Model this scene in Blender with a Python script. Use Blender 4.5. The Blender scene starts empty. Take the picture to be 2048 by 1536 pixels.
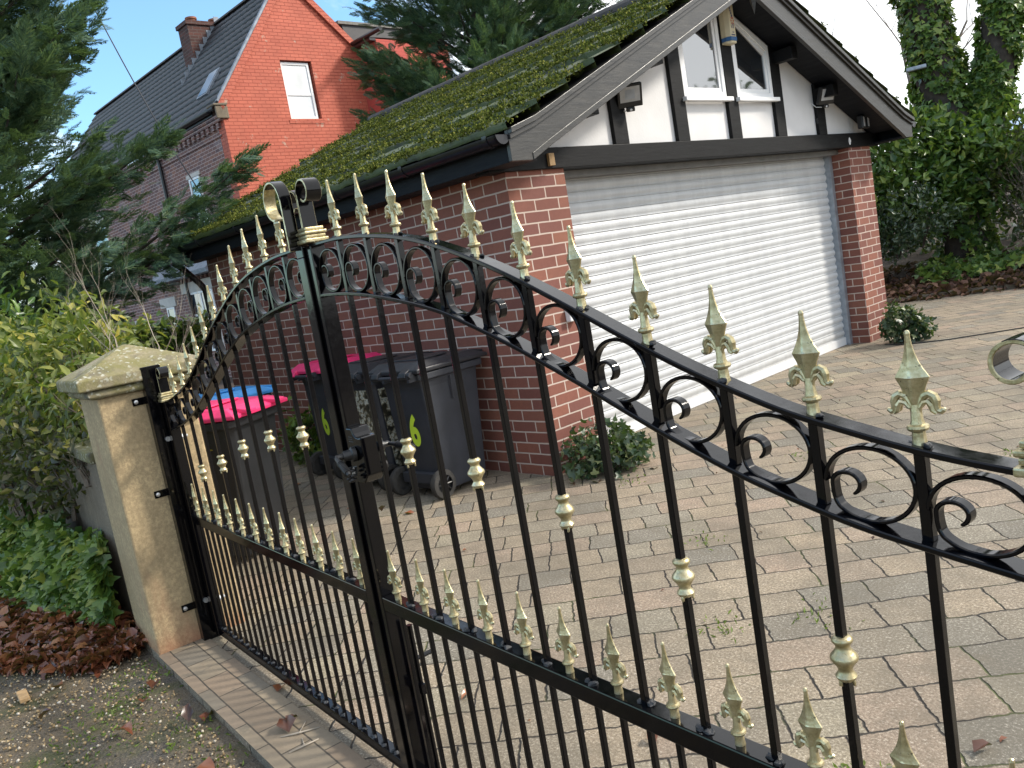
CAM_C=(2.08221,-0.96535,1.41642)
CAM_R=(0.605063,0.777624,-0.170880)
CAM_U=(-0.006182,0.219208,0.975659)
CAM_F=(-0.796154,0.589278,-0.137442)
import bpy, math, random
import numpy as np
from mathutils import Vector, Matrix
random.seed(7)
RNG = np.random.default_rng(11)
SC = bpy.context.scene
COL = SC.collection
PI = math.pi
R = math.radians

# ------------------------------------------------------------------ materials
def new_mat(name):
    m = bpy.data.materials.new(name); m.use_nodes = True
    nt = m.node_tree
    b = nt.nodes['Principled BSDF']
    return m, nt, b
def N(nt, typ, **kw):
    n = nt.nodes.new(typ)
    for k, v in kw.items():
        if k.startswith('i_'):
            key = k[2:]
            key = int(key) if key.isdigit() else key.replace('_', ' ')
            n.inputs[key].default_value = v
        else:
            setattr(n, k, v)
    return n
def L(nt, a, b): nt.links.new(a, b)
def ramp(nt, fac, stops, interp='LINEAR'):
    r = nt.nodes.new('ShaderNodeValToRGB'); r.color_ramp.interpolation = interp
    els = r.color_ramp.elements
    while len(els) < len(stops): els.new(0.5)
    for e, (p, c) in zip(els, stops):
        e.position = p; e.color = (c[0], c[1], c[2], 1) if not isinstance(c, (int, float)) else (c, c, c, 1)
    L(nt, fac, r.inputs[0]); return r.outputs[0]
def mix(nt, fac, a, b, mode='MIX'):
    m = nt.nodes.new('ShaderNodeMix'); m.data_type = 'RGBA'; m.blend_type = mode
    for i, v in ((0, fac), (6, a), (7, b)):
        s = m.inputs[i]
        if hasattr(v, 'is_output'): L(nt, v, s)
        elif isinstance(v, (int, float)): s.default_value = v if i == 0 else (v, v, v, 1)
        else: s.default_value = (*v[:3], 1)
    return m.outputs[2]
def math_(nt, op, a, b=0.0):
    m = nt.nodes.new('ShaderNodeMath'); m.operation = op
    for s, v in ((m.inputs[0], a), (m.inputs[1], b)):
        if hasattr(v, 'is_output'): L(nt, v, s)
        else: s.default_value = v
    return m.outputs[0]
def coords(nt, kind='Object'):
    return nt.nodes.new('ShaderNodeTexCoord').outputs[kind]
def noise(nt, vec, scale, detail=4, rough=0.55):
    n = N(nt, 'ShaderNodeTexNoise'); n.inputs['Scale'].default_value = scale
    n.inputs['Detail'].default_value = detail; n.inputs['Roughness'].default_value = rough
    if vec is not None: L(nt, vec, n.inputs['Vector'])
    return n.outputs['Fac']
def bump(nt, b, h, strength=0.3, dist=0.01):
    n = nt.nodes.new('ShaderNodeBump'); n.inputs['Strength'].default_value = strength
    n.inputs['Distance'].default_value = dist
    L(nt, h, n.inputs['Height']); L(nt, n.outputs[0], b.inputs['Normal'])
def scalevec(nt, vec, s, rot=0.0):
    m = nt.nodes.new('ShaderNodeMapping'); m.inputs['Scale'].default_value = s
    m.inputs['Rotation'].default_value = (0, 0, rot)
    L(nt, vec, m.inputs[0]); return m.outputs[0]

def plain(name, col, rough=0.5, metal=0.0, var=0.15, nscale=8, spec=0.5, bumpy=0.0, bscale=60, coat=0.0):
    m, nt, b = new_mat(name)
    co = coords(nt)
    f = noise(nt, co, nscale)
    c = ramp(nt, f, [(0.3, [x * (1 - var) for x in col]), (0.7, [min(1, x * (1 + var)) for x in col])])
    L(nt, c, b.inputs['Base Color'])
    b.inputs['Roughness'].default_value = rough; b.inputs['Metallic'].default_value = metal
    b.inputs['Specular IOR Level'].default_value = spec
    if coat: b.inputs['Coat Weight'].default_value = coat; b.inputs['Coat Roughness'].default_value = 0.05
    if bumpy: bump(nt, b, noise(nt, co, bscale), bumpy, 0.004)
    return m

def brick_mat(name, cols, mortar, bw=0.225, bh=0.075, ms=0.01, off=0.5, rough=0.85, bstr=0.5, dirt=0.25, spots=None, grime=None):
    m, nt, b = new_mat(name)
    uv = coords(nt, 'UV')
    br = N(nt, 'ShaderNodeTexBrick', offset=off)
    for k, v in (('Scale', 1.0), ('Mortar Size', ms / 2), ('Mortar Smooth', 0.15), ('Bias', 0.0), ('Brick Width', bw), ('Row Height', bh)):
        br.inputs[k].default_value = v
    br.inputs['Color1'].default_value = (0, 0, 0, 1); br.inputs['Color2'].default_value = (1, 1, 1, 1); br.inputs['Mortar'].default_value = (0, 0, 0, 1)
    wob = N(nt, 'ShaderNodeTexNoise'); wob.inputs['Scale'].default_value = 9; L(nt, uv, wob.inputs['Vector'])
    va = nt.nodes.new('ShaderNodeVectorMath'); va.operation = 'MULTIPLY_ADD'
    L(nt, wob.outputs['Color'], va.inputs[0]); va.inputs[1].default_value = (0.006, 0.006, 0); L(nt, uv, va.inputs[2])
    L(nt, va.outputs[0], br.inputs['Vector'])
    n = len(cols)
    c = ramp(nt, br.outputs['Color'], [(i / max(1, n - 1), cc) for i, cc in enumerate(cols)])
    f = noise(nt, uv, 35, 6, 0.7); f2 = noise(nt, uv, 2.2, 3)
    c = mix(nt, math_(nt, 'MULTIPLY', f, 0.55), c, [x * 0.55 for x in cols[0]])
    c = mix(nt, ramp(nt, f2, [(0.35, dirt), (0.65, 0.0)]), c, [x * 0.5 for x in cols[0]])
    if spots:
        s = noise(nt, uv, spots[0], 5, 0.65)
        c = mix(nt, ramp(nt, s, [(spots[1], 0.0), (spots[1] + 0.03, spots[3] if len(spots) > 3 else 0.8)]), c, spots[2])
    c = mix(nt, br.outputs['Fac'], c, mortar)
    L(nt, c, b.inputs['Base Color'])
    b.inputs['Roughness'].default_value = rough
    h = math_(nt, 'SUBTRACT', math_(nt, 'MULTIPLY', f, 0.35), br.outputs['Fac'])
    bump(nt, b, h, bstr, 0.008)
    return m

def leaf_mat(name, stops, rough=0.4, trans=0.25, spec=0.5):
    m, nt, b = new_mat(name)
    g = nt.nodes.new('ShaderNodeNewGeometry')
    c = ramp(nt, g.outputs['Random Per Island'], stops)
    L(nt, c, b.inputs['Base Color'])
    b.inputs['Roughness'].default_value = rough; b.inputs['Specular IOR Level'].default_value = spec
    tr = nt.nodes.new('ShaderNodeBsdfTranslucent'); L(nt, mix(nt, 0.5, c, (0.25, 0.4, 0.03)), tr.inputs[0])
    ms = nt.nodes.new('ShaderNodeMixShader'); ms.inputs[0].default_value = trans
    L(nt, b.outputs[0], ms.inputs[1]); L(nt, tr.outputs[0], ms.inputs[2])
    L(nt, ms.outputs[0], nt.nodes['Material Output'].inputs[0])
    return m

M = {}
def shutter_mat():
    m, nt, b = new_mat('white_shutter')
    co = coords(nt)
    st = noise(nt, scalevec(nt, co, (9, 1, 0.7)), 1.0, 6, 0.7); f = noise(nt, scalevec(nt, co, (2, 1, 40)), 1.0, 4)
    c = ramp(nt, st, [(0.42, (0.525, 0.535, 0.545)), (0.60, (0.585, 0.595, 0.60))])
    c = mix(nt, ramp(nt, f, [(0.5, 0.0), (0.75, 0.22)]), c, (0.36, 0.34, 0.30))
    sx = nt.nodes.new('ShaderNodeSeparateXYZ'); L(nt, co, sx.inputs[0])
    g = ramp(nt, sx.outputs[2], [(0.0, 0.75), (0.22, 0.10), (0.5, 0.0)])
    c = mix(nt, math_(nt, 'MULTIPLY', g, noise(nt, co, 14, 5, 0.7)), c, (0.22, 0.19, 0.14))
    d = noise(nt, co, 95, 2); c = mix(nt, ramp(nt, d, [(0.735, 0.0), (0.75, 0.6)]), c, (0.10, 0.09, 0.08))
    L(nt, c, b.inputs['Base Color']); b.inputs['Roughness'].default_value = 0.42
    bump(nt, b, noise(nt, co, 3.5, 2), 0.12, 0.02)
    return m
def gloss_black(name, col=(0.0014, 0.0014, 0.0022), rough=0.07):
    m, nt, b = new_mat(name)
    co = coords(nt)
    b.inputs['Base Color'].default_value = (*col, 1)
    f = noise(nt, co, 45, 4, 0.6)
    L(nt, ramp(nt, f, [(0.35, rough), (0.75, rough + 0.10)]), b.inputs['Roughness'])
    b.inputs['Specular IOR Level'].default_value = 0.34
    bump(nt, b, noise(nt, co, 70, 3), 0.035, 0.002)
    return m
M['gate'] = gloss_black('gate_black_paint')
M['weld'] = plain('weld_scale', (0.02, 0.022, 0.026), 0.55, 0, 0.4, 80, bumpy=0.8, bscale=140)
def gold_mat(name):
    m, nt, b = new_mat(name)
    co = coords(nt)
    f = noise(nt, co, 60, 5, 0.65)
    c = ramp(nt, f, [(0.3, (0.32, 0.26, 0.125)), (0.5, (0.57, 0.49, 0.285)), (0.72, (0.78, 0.71, 0.48))])
    oi = nt.nodes.new('ShaderNodeObjectInfo')
    c = mix(nt, math_(nt, 'MULTIPLY', oi.outputs['Random'], 0.30), c, (0.20, 0.165, 0.085))
    c = mix(nt, ramp(nt, noise(nt, co, 190, 3, 0.7), [(0.64, 0.0), (0.70, 0.8)]), c, (0.05, 0.04, 0.025))
    L(nt, c, b.inputs['Base Color'])
    b.inputs['Metallic'].default_value = 0.78
    L(nt, ramp(nt, f, [(0.3, 0.44), (0.7, 0.26)]), b.inputs['Roughness'])
    bump(nt, b, noise(nt, co, 160, 4), 0.35, 0.002)
    return m
M['gold'] = gold_mat('pale_gold_paint')
M['zinc'] = plain('zinc_bolt', (0.6, 0.6, 0.6), 0.35, 0.8, 0.15, 60)
M['brick'] = brick_mat('garage_red_brick', [(0.185, 0.064, 0.048), (0.25, 0.088, 0.060), (0.305, 0.112, 0.070), (0.205, 0.074, 0.060), (0.33, 0.13, 0.076)], (0.50, 0.40, 0.34), 0.225, 0.0757, 0.011, 0.5, 0.8, 0.6, 0.22)
M['brick2'] = brick_mat('terrace_brick', [(0.13, 0.085, 0.09), (0.29, 0.13, 0.10), (0.19, 0.105, 0.095), (0.38, 0.17, 0.11), (0.16, 0.095, 0.10)], (0.46, 0.37, 0.34), 0.225, 0.078, 0.012, 0.5, 0.85, 0.4, 0.35, spots=(1.3, 0.60, (0.30, 0.26, 0.27), 0.35))
M['brick3'] = brick_mat('chimney_brick', [(0.07, 0.035, 0.03), (0.16, 0.06, 0.045), (0.10, 0.045, 0.04)], (0.12, 0.10, 0.09), 0.225, 0.078, 0.012, 0.5, 0.9, 0.5, 0.5)
M['redwall'] = brick_mat('red_painted_brick', [(0.60, 0.145, 0.085), (0.645, 0.165, 0.098), (0.55, 0.125, 0.074)], (0.36, 0.066, 0.036), 0.225, 0.078, 0.013, 0.5, 0.75, 1.3, 0.35, spots=(2.6, 0.635, (0.46, 0.34, 0.26), 0.7))
M['redwall2'] = brick_mat('red_painted_wing_brick', [(0.54, 0.085, 0.062), (0.58, 0.098, 0.07)], (0.42, 0.068, 0.05), 0.225, 0.078, 0.014, 0.5, 0.75, 0.6, 0.2)

def stone_mat(name, base, dark, lichen, rust=False):
    m, nt, b = new_mat(name)
    co = coords(nt)
    f = noise(nt, co, 3.5, 6, 0.65); f2 = noise(nt, co, 70, 5, 0.7)
    st = noise(nt, scalevec(nt, co, (22, 22, 1.6)), 1.0, 6, 0.65)
    c = ramp(nt, f, [(0.36, dark), (0.58, base)])
    c = mix(nt, ramp(nt, st, [(0.45, 0.0), (0.66, 0.6)]), c, [x * 0.55 for x in base])
    c = mix(nt, ramp(nt, f2, [(0.42, 0.75), (0.62, 0.0)]), c, [x * 0.5 for x in base])
    if rust:
        sx = nt.nodes.new('ShaderNodeSeparateXYZ'); L(nt, co, sx.inputs[0])
        g = ramp(nt, sx.outputs[2], [(0.0, 0.9), (0.10, 0.0)])
        n2 = noise(nt, co, 9, 4)
        c = mix(nt, math_(nt, 'MULTIPLY', g, n2), c, (0.35, 0.10, 0.05))
        rs = noise(nt, scalevec(nt, co, (7, 7, 2.2)), 1.0, 3)
        c = mix(nt, ramp(nt, rs, [(0.60, 0.0), (0.78, 0.45)]), c, (0.34, 0.15, 0.09))
    if lichen:
        v = N(nt, 'ShaderNodeTexVoronoi'); v.inputs['Scale'].default_value = 46
        wv = N(nt, 'ShaderNodeTexNoise'); wv.inputs['Scale'].default_value = 30; wv.inputs['Detail'].default_value = 3; L(nt, co, wv.inputs['Vector'])
        wa = nt.nodes.new('ShaderNodeVectorMath'); wa.operation = 'MULTIPLY_ADD'; L(nt, wv.outputs['Color'], wa.inputs[0]); wa.inputs[1].default_value = (0.045, 0.045, 0.045); L(nt, co, wa.inputs[2]); L(nt, wa.outputs[0], v.inputs['Vector'])
        vm = math_(nt, 'MULTIPLY', ramp(nt, v.outputs['Distance'], [(0.26, 1.0), (0.40, 0.0)]), ramp(nt, noise(nt, co, 13, 4), [(0.44, 0.0), (0.53, 0.95)]))
        c = mix(nt, ramp(nt, noise(nt, co, 9, 6, 0.7), [(0.38, 0.0), (0.60, 0.85)]), c, (0.17, 0.155, 0.05))
        c = mix(nt, ramp(nt, noise(nt, co, 6, 5, 0.7), [(0.54, 0.0), (0.66, 0.75)]), c, (0.085, 0.075, 0.06))
        c = mix(nt, math_(nt, 'MULTIPLY', vm, ramp(nt, f2, [(0.35, 0.35), (0.6, 0.9)])), c, (0.46, 0.46, 0.38))
    L(nt, c, b.inputs['Base Color']); b.inputs['Roughness'].default_value = 0.9
    bump(nt, b, f2, 0.5, 0.006)
    return m
M['stone'] = stone_mat('sandstone', (0.55, 0.415, 0.235), (0.36, 0.27, 0.155), False, True)
M['cap'] = stone_mat('sandstone_cap', (0.42, 0.355, 0.23), (0.25, 0.215, 0.13), True)
M['oldstone'] = stone_mat('weathered_wall_stone', (0.26, 0.21, 0.15), (0.14, 0.115, 0.085), False)
M['oldcap'] = stone_mat('mossy_coping_stone', (0.16, 0.15, 0.09), (0.10, 0.10, 0.05), True)

def timber(name, col, rough=0.3, pale=0.0, spec=0.5):
    m, nt, b = new_mat(name)
    co = coords(nt, 'UV')
    g = noise(nt, scalevec(nt, co, (4, 26, 1)), 1.0, 7, 0.75)
    c = ramp(nt, g, [(0.3, [x * 0.7 for x in col]), (0.7, [x * 1.5 for x in col])])
    if pale:
        p = noise(nt, scalevec(nt, co, (4, 40, 1)), 1.3, 6, 0.75)
        c = mix(nt, ramp(nt, p, [(pale, 0.0), (pale + 0.03, 0.8)]), c, (0.32, 0.28, 0.22))
    L(nt, c, b.inputs['Base Color'])
    L(nt, ramp(nt, g, [(0.3, rough), (0.7, rough + 0.25)]), b.inputs['Roughness'])
    b.inputs['Specular IOR Level'].default_value = spec
    bump(nt, b, g, 0.5, 0.004)
    return m
M['timber'] = timber('black_painted_timber', (0.0035, 0.0035, 0.004), 0.45, 0.78, 0.22)
M['barge'] = timber('weathered_black_bargeboard', (0.024, 0.022, 0.019), 0.24, 0.70, 0.6)
M['fascia'] = timber('dark_fascia', (0.004, 0.005, 0.008), 0.5, 0.0, 0.25)
M['gutter'] = plain('black_plastic_gutter', (0.010, 0.010, 0.013), 0.3, 0, 0.3, 20)
M['render'] = plain('white_painted_render', (0.66, 0.65, 0.645), 0.8, 0, 0.06, 3, bumpy=0.25, bscale=60)
M['upvc'] = plain('white_upvc', (0.80, 0.80, 0.80), 0.35, 0, 0.04, 4)
M['shutter'] = shutter_mat()
M['steel'] = plain('galvanised_guide', (0.33, 0.36, 0.40), 0.45, 0.5, 0.25, 12)
M['greybox'] = plain('grey_shutter_box', (0.14, 0.135, 0.125), 0.5, 0, 0.2, 10)
M['black'] = plain('black_plastic', (0.012, 0.012, 0.013), 0.4, 0, 0.3, 20)
M['binbody'] = plain('charcoal_bin_plastic', (0.030, 0.033, 0.041), 0.5, 0, 0.25, 5, bumpy=0.25, bscale=180)
M['binlid'] = plain('grey_bin_lid_plastic', (0.024, 0.025, 0.029), 0.42, 0, 0.25, 9, bumpy=0.2, bscale=150)
M['pink'] = plain('pink_lid_plastic', (0.74, 0.035, 0.15), 0.45, 0, 0.16, 7, bumpy=0.3, bscale=90)
M['blue'] = plain('blue_lid_plastic', (0.035, 0.25, 0.60), 0.45, 0, 0.16, 7, bumpy=0.3, bscale=90)
M['rubber'] = plain('dusty_rubber', (0.035, 0.033, 0.030), 0.85, 0, 0.4, 25)
M['bindark'] = plain('dark_grey_bin_plastic', (0.014, 0.015, 0.017), 0.45, 0, 0.25, 6, bumpy=0.25, bscale=180)
M['edging'] = brick_mat('edging_blocks', [(0.20, 0.155, 0.11), (0.32, 0.235, 0.16), (0.27, 0.21, 0.15), (0.35, 0.28, 0.19), (0.20, 0.175, 0.135)], (0.06, 0.05, 0.038), 0.205, 0.105, 0.006, 0.5, 0.85, 0.7, 0.4, spots=(6, 0.60, (0.14, 0.12, 0.09), 0.6))
M['lime'] = plain('lime_vinyl', (0.55, 0.75, 0.05), 0.5, 0, 0.03, 9)
M['white'] = plain('white_plastic', (0.72, 0.72, 0.72), 0.4, 0, 0.05, 9)
M['cream'] = plain('cream_plastic', (0.62, 0.54, 0.36), 0.45, 0, 0.1, 9)
M['navy'] = plain('blue_plastic', (0.02, 0.10, 0.26), 0.35, 0, 0.1, 9)
M['ink'] = plain('dark_blue_ink', (0.02, 0.03, 0.14), 0.5, 0, 0.1, 9)
M['redink'] = plain('red_ink', (0.5, 0.08, 0.06), 0.5, 0, 0.1, 9)
M['lamp'] = plain('unlit_lamp_glass', (0.42, 0.42, 0.42), 0.25, 0, 0.1, 30)
M['wood'] = plain('bare_wood', (0.42, 0.27, 0.13), 0.7, 0, 0.25, 25)
M['lintel'] = plain('pale_stone_lintel', (0.52, 0.49, 0.45), 0.8, 0, 0.1, 5)
M['ridge'] = plain('ridge_tile', (0.05, 0.045, 0.042), 0.8, 0, 0.4, 9, bumpy=0.5, bscale=50)
M['lead'] = plain('lead_flashing', (0.20, 0.23, 0.27), 0.5, 0.2, 0.3, 8)
M['grout'] = plain('cement', (0.2, 0.19, 0.17), 0.9, 0, 0.3, 20)
M['terracotta'] = plain('terracotta_pot', (0.22, 0.09, 0.05), 0.8, 0, 0.3, 8)
M['bark'] = plain('bark', (0.055, 0.043, 0.034), 0.9, 0, 0.4, 14, bumpy=0.9, bscale=30)
M['palebark'] = plain('pale_bark', (0.16, 0.13, 0.10), 0.9, 0, 0.3, 20, bumpy=0.6, bscale=40)
M['twig'] = plain('grey_twig', (0.30, 0.26, 0.21), 0.85, 0, 0.3, 20)

def glass_mat(name, col, ior, rough=0.03):
    m, nt, b = new_mat(name)
    co = coords(nt)
    f = noise(nt, co, 1.5, 2)
    L(nt, ramp(nt, f, [(0.3, [x * 0.7 for x in col]), (0.7, [x * 1.2 for x in col])]), b.inputs['Base Color'])
    b.inputs['Roughness'].default_value = rough; b.inputs['IOR'].default_value = ior
    bump(nt, b, noise(nt, co, 2.5, 2), 0.05, 0.01)
    return m
M['glass'] = glass_mat('window_glass', (0.02, 0.022, 0.025), 3.4)
M['glass_blind'] = glass_mat('window_glass_white_blind', (0.82, 0.84, 0.84), 1.7, 0.06)
M['glass_sky'] = glass_mat('rooflight_glass', (0.03, 0.05, 0.07), 3.2)

def tile_mat(name, cols, moss=0.0):
    m, nt, b = new_mat(name)
    co = coords(nt)
    f = noise(nt, co, 6, 5, 0.65); f2 = noise(nt, co, 55, 4)
    c = ramp(nt, f, [(0.3, cols[0]), (0.7, cols[1])])
    if moss:
        c = mix(nt, ramp(nt, noise(nt, co, 4.5, 5, 0.7), [(moss, 0.0), (moss + 0.20, 0.9)]), c, (0.060, 0.078, 0.018))
    L(nt, c, b.inputs['Base Color']); b.inputs['Roughness'].default_value = 0.55
    bump(nt, b, f2, 0.5, 0.006)
    return m
M['tile'] = tile_mat('mossy_concrete_tile', [(0.018, 0.018, 0.019), (0.040, 0.039, 0.038)], 0.28)
M['slate'] = tile_mat('dark_interlocking_tile', [(0.030, 0.029, 0.033), (0.052, 0.048, 0.050)])
M['moss'] = leaf_mat('moss_tufts', [(0.0, (0.026, 0.032, 0.009)), (0.4, (0.068, 0.086, 0.018)), (0.8, (0.145, 0.165, 0.030)), (1.0, (0.23, 0.215, 0.05))], 0.95, 0.05, 0.1)
M['conifer'] = leaf_mat('cypress_foliage', [(0.0, (0.036, 0.072, 0.054)), (0.45, (0.078, 0.145, 0.098)), (0.85, (0.13, 0.21, 0.12)), (1.0, (0.20, 0.27, 0.12))], 0.55, 0.22, 0.3)
M['ivy'] = leaf_mat('ivy_leaves', [(0.0, (0.032, 0.075, 0.018)), (0.5, (0.090, 0.160, 0.032)), (0.85, (0.165, 0.25, 0.042)), (1.0, (0.28, 0.31, 0.06))], 0.38, 0.2)
M['ivydark'] = leaf_mat('dark_variegated_ivy', [(0.0, (0.014, 0.035, 0.016)), (0.6, (0.034, 0.066, 0.030)), (0.85, (0.075, 0.11, 0.045)), (1.0, (0.26, 0.28, 0.13))], 0.38, 0.15)
M['laurel'] = leaf_mat('laurel_leaves', [(0.0, (0.030, 0.072, 0.018)), (0.4, (0.075, 0.155, 0.030)), (0.75, (0.130, 0.215, 0.045)), (1.0, (0.25, 0.31, 0.07))], 0.32, 0.25)
M['dkshrub'] = leaf_mat('dark_shrub_leaves', [(0.0, (0.018, 0.042, 0.020)), (0.6, (0.050, 0.085, 0.042)), (1.0, (0.11, 0.15, 0.08))], 0.28, 0.15, 0.7)
M['brownshrub'] = leaf_mat('bronze_shrub_leaves', [(0.0, (0.024, 0.026, 0.012)), (0.5, (0.045, 0.052, 0.020)), (0.85, (0.075, 0.066, 0.028)), (1.0, (0.18, 0.16, 0.03))], 0.5, 0.2)
M['yellowshrub'] = leaf_mat('yellow_green_leaves', [(0.0, (0.045, 0.070, 0.020)), (0.4, (0.115, 0.150, 0.034)), (0.8, (0.225, 0.245, 0.055)), (1.0, (0.44, 0.37, 0.06))], 0.4, 0.35)
M['litter'] = leaf_mat('dead_leaves', [(0.0, (0.055, 0.020, 0.013)), (0.4, (0.13, 0.040, 0.022)), (0.8, (0.24, 0.080, 0.036)), (1.0, (0.36, 0.17, 0.075))], 0.30, 0.1, 0.6)
M['drylitter'] = leaf_mat('dry_dead_leaves', [(0.0, (0.045, 0.020, 0.014)), (0.5, (0.105, 0.046, 0.028)), (0.9, (0.19, 0.095, 0.055)), (1.0, (0.29, 0.18, 0.11))], 0.6, 0.1, 0.4)
M['grass'] = leaf_mat('grass_tufts', [(0.0, (0.07, 0.11, 0.02)), (1.0, (0.20, 0.27, 0.05))], 0.5, 0.3)

def paving_mat():
    m, nt, b = new_mat('block_paving')
    co = coords(nt)
    mp = scalevec(nt, co, (1, 1, 1), R(-49))
    wob = N(nt, 'ShaderNodeTexNoise'); wob.inputs['Scale'].default_value = 5; L(nt, co, wob.inputs['Vector'])
    va = nt.nodes.new('ShaderNodeVectorMath'); va.operation = 'MULTIPLY_ADD'
    L(nt, wob.outputs['Color'], va.inputs[0]); va.inputs[1].default_value = (0.03, 0.03, 0); L(nt, mp, va.inputs[2])
    wb2 = N(nt, 'ShaderNodeTexNoise'); wb2.inputs['Scale'].default_value = 34; L(nt, co, wb2.inputs['Vector'])
    vb = nt.nodes.new('ShaderNodeVectorMath'); vb.operation = 'MULTIPLY_ADD'
    L(nt, wb2.outputs['Color'], vb.inputs[0]); vb.inputs[1].default_value = (0.017, 0.017, 0); L(nt, va.outputs[0], vb.inputs[2])
    br = N(nt, 'ShaderNodeTexBrick', offset=0.42, offset_frequency=2, squash=0.80, squash_frequency=3)
    for k, v in (('Scale', 1.0), ('Mortar Size', 0.0056), ('Mortar Smooth', 0.8), ('Bias', 0.0), ('Brick Width', 0.245), ('Row Height', 0.195)):
        br.inputs[k].default_value = v
    br.inputs['Color1'].default_value = (0, 0, 0, 1); br.inputs['Color2'].default_value = (1, 1, 1, 1); br.inputs['Mortar'].default_value = (0, 0, 0, 1)
    L(nt, vb.outputs[0], br.inputs['Vector'])
    c = ramp(nt, br.outputs['Color'], [(0.0, (0.225, 0.195, 0.145)), (0.2, (0.34, 0.265, 0.178)), (0.4, (0.28, 0.228, 0.160)), (0.55, (0.345, 0.25, 0.178)), (0.7, (0.32, 0.272, 0.185)), (0.85, (0.235, 0.21, 0.163)), (0.95, (0.175, 0.16, 0.128)), (1.0, (0.36, 0.275, 0.18))])
    sp = noise(nt, co, 105, 5, 0.9)
    c = mix(nt, ramp(nt, sp, [(0.36, 0.95), (0.52, 0.0)]), c, (0.075, 0.058, 0.042))
    c = mix(nt, ramp(nt, sp, [(0.55, 0.0), (0.63, 1.0)]), c, (0.72, 0.65, 0.54))
    d = noise(nt, co, 1.1, 6, 0.7)
    c = mix(nt, ramp(nt, d, [(0.38, 0.62), (0.58, 0.0)]), c, (0.115, 0.10, 0.075))
    d2 = noise(nt, co, 8, 5, 0.7)
    c = mix(nt, ramp(nt, d2, [(0.32, 0.45), (0.52, 0.0)]), c, (0.14, 0.115, 0.08))
    jm = mix(nt, ramp(nt, noise(nt, co, 3.2, 4), [(0.52, 0.0), (0.64, 0.9)]), (0.028, 0.022, 0.017), (0.075, 0.086, 0.022))
    c = mix(nt, br.outputs['Fac'], c, jm)
    L(nt, c, b.inputs['Base Color']); b.inputs['Roughness'].default_value = 0.8
    h = math_(nt, 'SUBTRACT', math_(nt, 'MULTIPLY', sp, 0.25), math_(nt, 'MULTIPLY', br.outputs['Fac'], 1.3))
    h = math_(nt, 'ADD', h, math_(nt, 'MULTIPLY', br.outputs['Color'], 0.35))
    bump(nt, b, h, 0.7, 0.010)
    return m
M['paving'] = paving_mat()
def gravel_mat():
    m, nt, b = new_mat('gravelly_tarmac')
    co = coords(nt)
    f = noise(nt, co, 130, 4, 0.75); v = N(nt, 'ShaderNodeTexVoronoi'); v.inputs['Scale'].default_value = 85; L(nt, co, v.inputs['Vector'])
    c = ramp(nt, f, [(0.35, (0.055, 0.050, 0.042)), (0.58, (0.13, 0.112, 0.088)), (0.74, (0.40, 0.35, 0.28))])
    c = mix(nt, ramp(nt, noise(nt, co, 2.4, 5, 0.7), [(0.42, 0.0), (0.62, 0.8)]), c, (0.21, 0.155, 0.09))
    mo = noise(nt, co, 3.1, 6, 0.7)
    c = mix(nt, math_(nt, 'MULTIPLY', ramp(nt, mo, [(0.50, 0.0), (0.62, 0.9)]), 0.9), c, (0.070, 0.080, 0.022))
    L(nt, c, b.inputs['Base Color']); b.inputs['Roughness'].default_value = 0.85
    bump(nt, b, math_(nt, 'ADD', f, v.outputs['Distance']), 0.8, 0.012)
    return m
M['gravelbase'] = gravel_mat()
M['soil'] = plain('leafy_soil', (0.045, 0.030, 0.020), 0.9, 0, 0.5, 9, bumpy=0.9, bscale=40)
def stone_island():
    m, nt, b = new_mat('loose_gravel')
    g = nt.nodes.new('ShaderNodeNewGeometry')
    L(nt, ramp(nt, g.outputs['Random Per Island'], [(0.0, (0.08, 0.068, 0.05)), (0.35, (0.24, 0.165, 0.08)), (0.75, (0.38, 0.28, 0.15)), (1.0, (0.60, 0.54, 0.45))]), b.inputs['Base Color'])
    b.inputs['Roughness'].default_value = 0.6
    return m
M['pebble'] = stone_island()
def sticker_mat():
    m, nt, b = new_mat('shell_print_vinyl')
    uv = coords(nt, 'UV')
    v = N(nt, 'ShaderNodeTexVoronoi'); v.inputs['Scale'].default_value = 34; v.inputs['Randomness'].default_value = 1.0
    wob = N(nt, 'ShaderNodeTexNoise'); wob.inputs['Scale'].default_value = 20; L(nt, uv, wob.inputs['Vector'])
    va = nt.nodes.new('ShaderNodeVectorMath'); va.operation = 'MULTIPLY_ADD'
    L(nt, wob.outputs['Color'], va.inputs[0]); va.inputs[1].default_value = (0.05, 0.05, 0); L(nt, uv, va.inputs[2]); L(nt, va.outputs[0], v.inputs['Vector'])
    c = ramp(nt, v.outputs['Distance'], [(0.0, (0.10, 0.13, 0.10)), (0.22, (0.42, 0.46, 0.40)), (0.36, (0.80, 0.80, 0.70)), (0.50, (0.40, 0.36, 0.24)), (0.7, (0.03, 0.03, 0.025))])
    c = mix(nt, ramp(nt, noise(nt, uv, 5, 3), [(0.42, 0.0), (0.62, 0.65)]), c, (0.09, 0.075, 0.04))
    L(nt, c, b.inputs['Base Color']); b.inputs['Roughness'].default_value = 0.35
    return m
M['sticker'] = sticker_mat()

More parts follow.
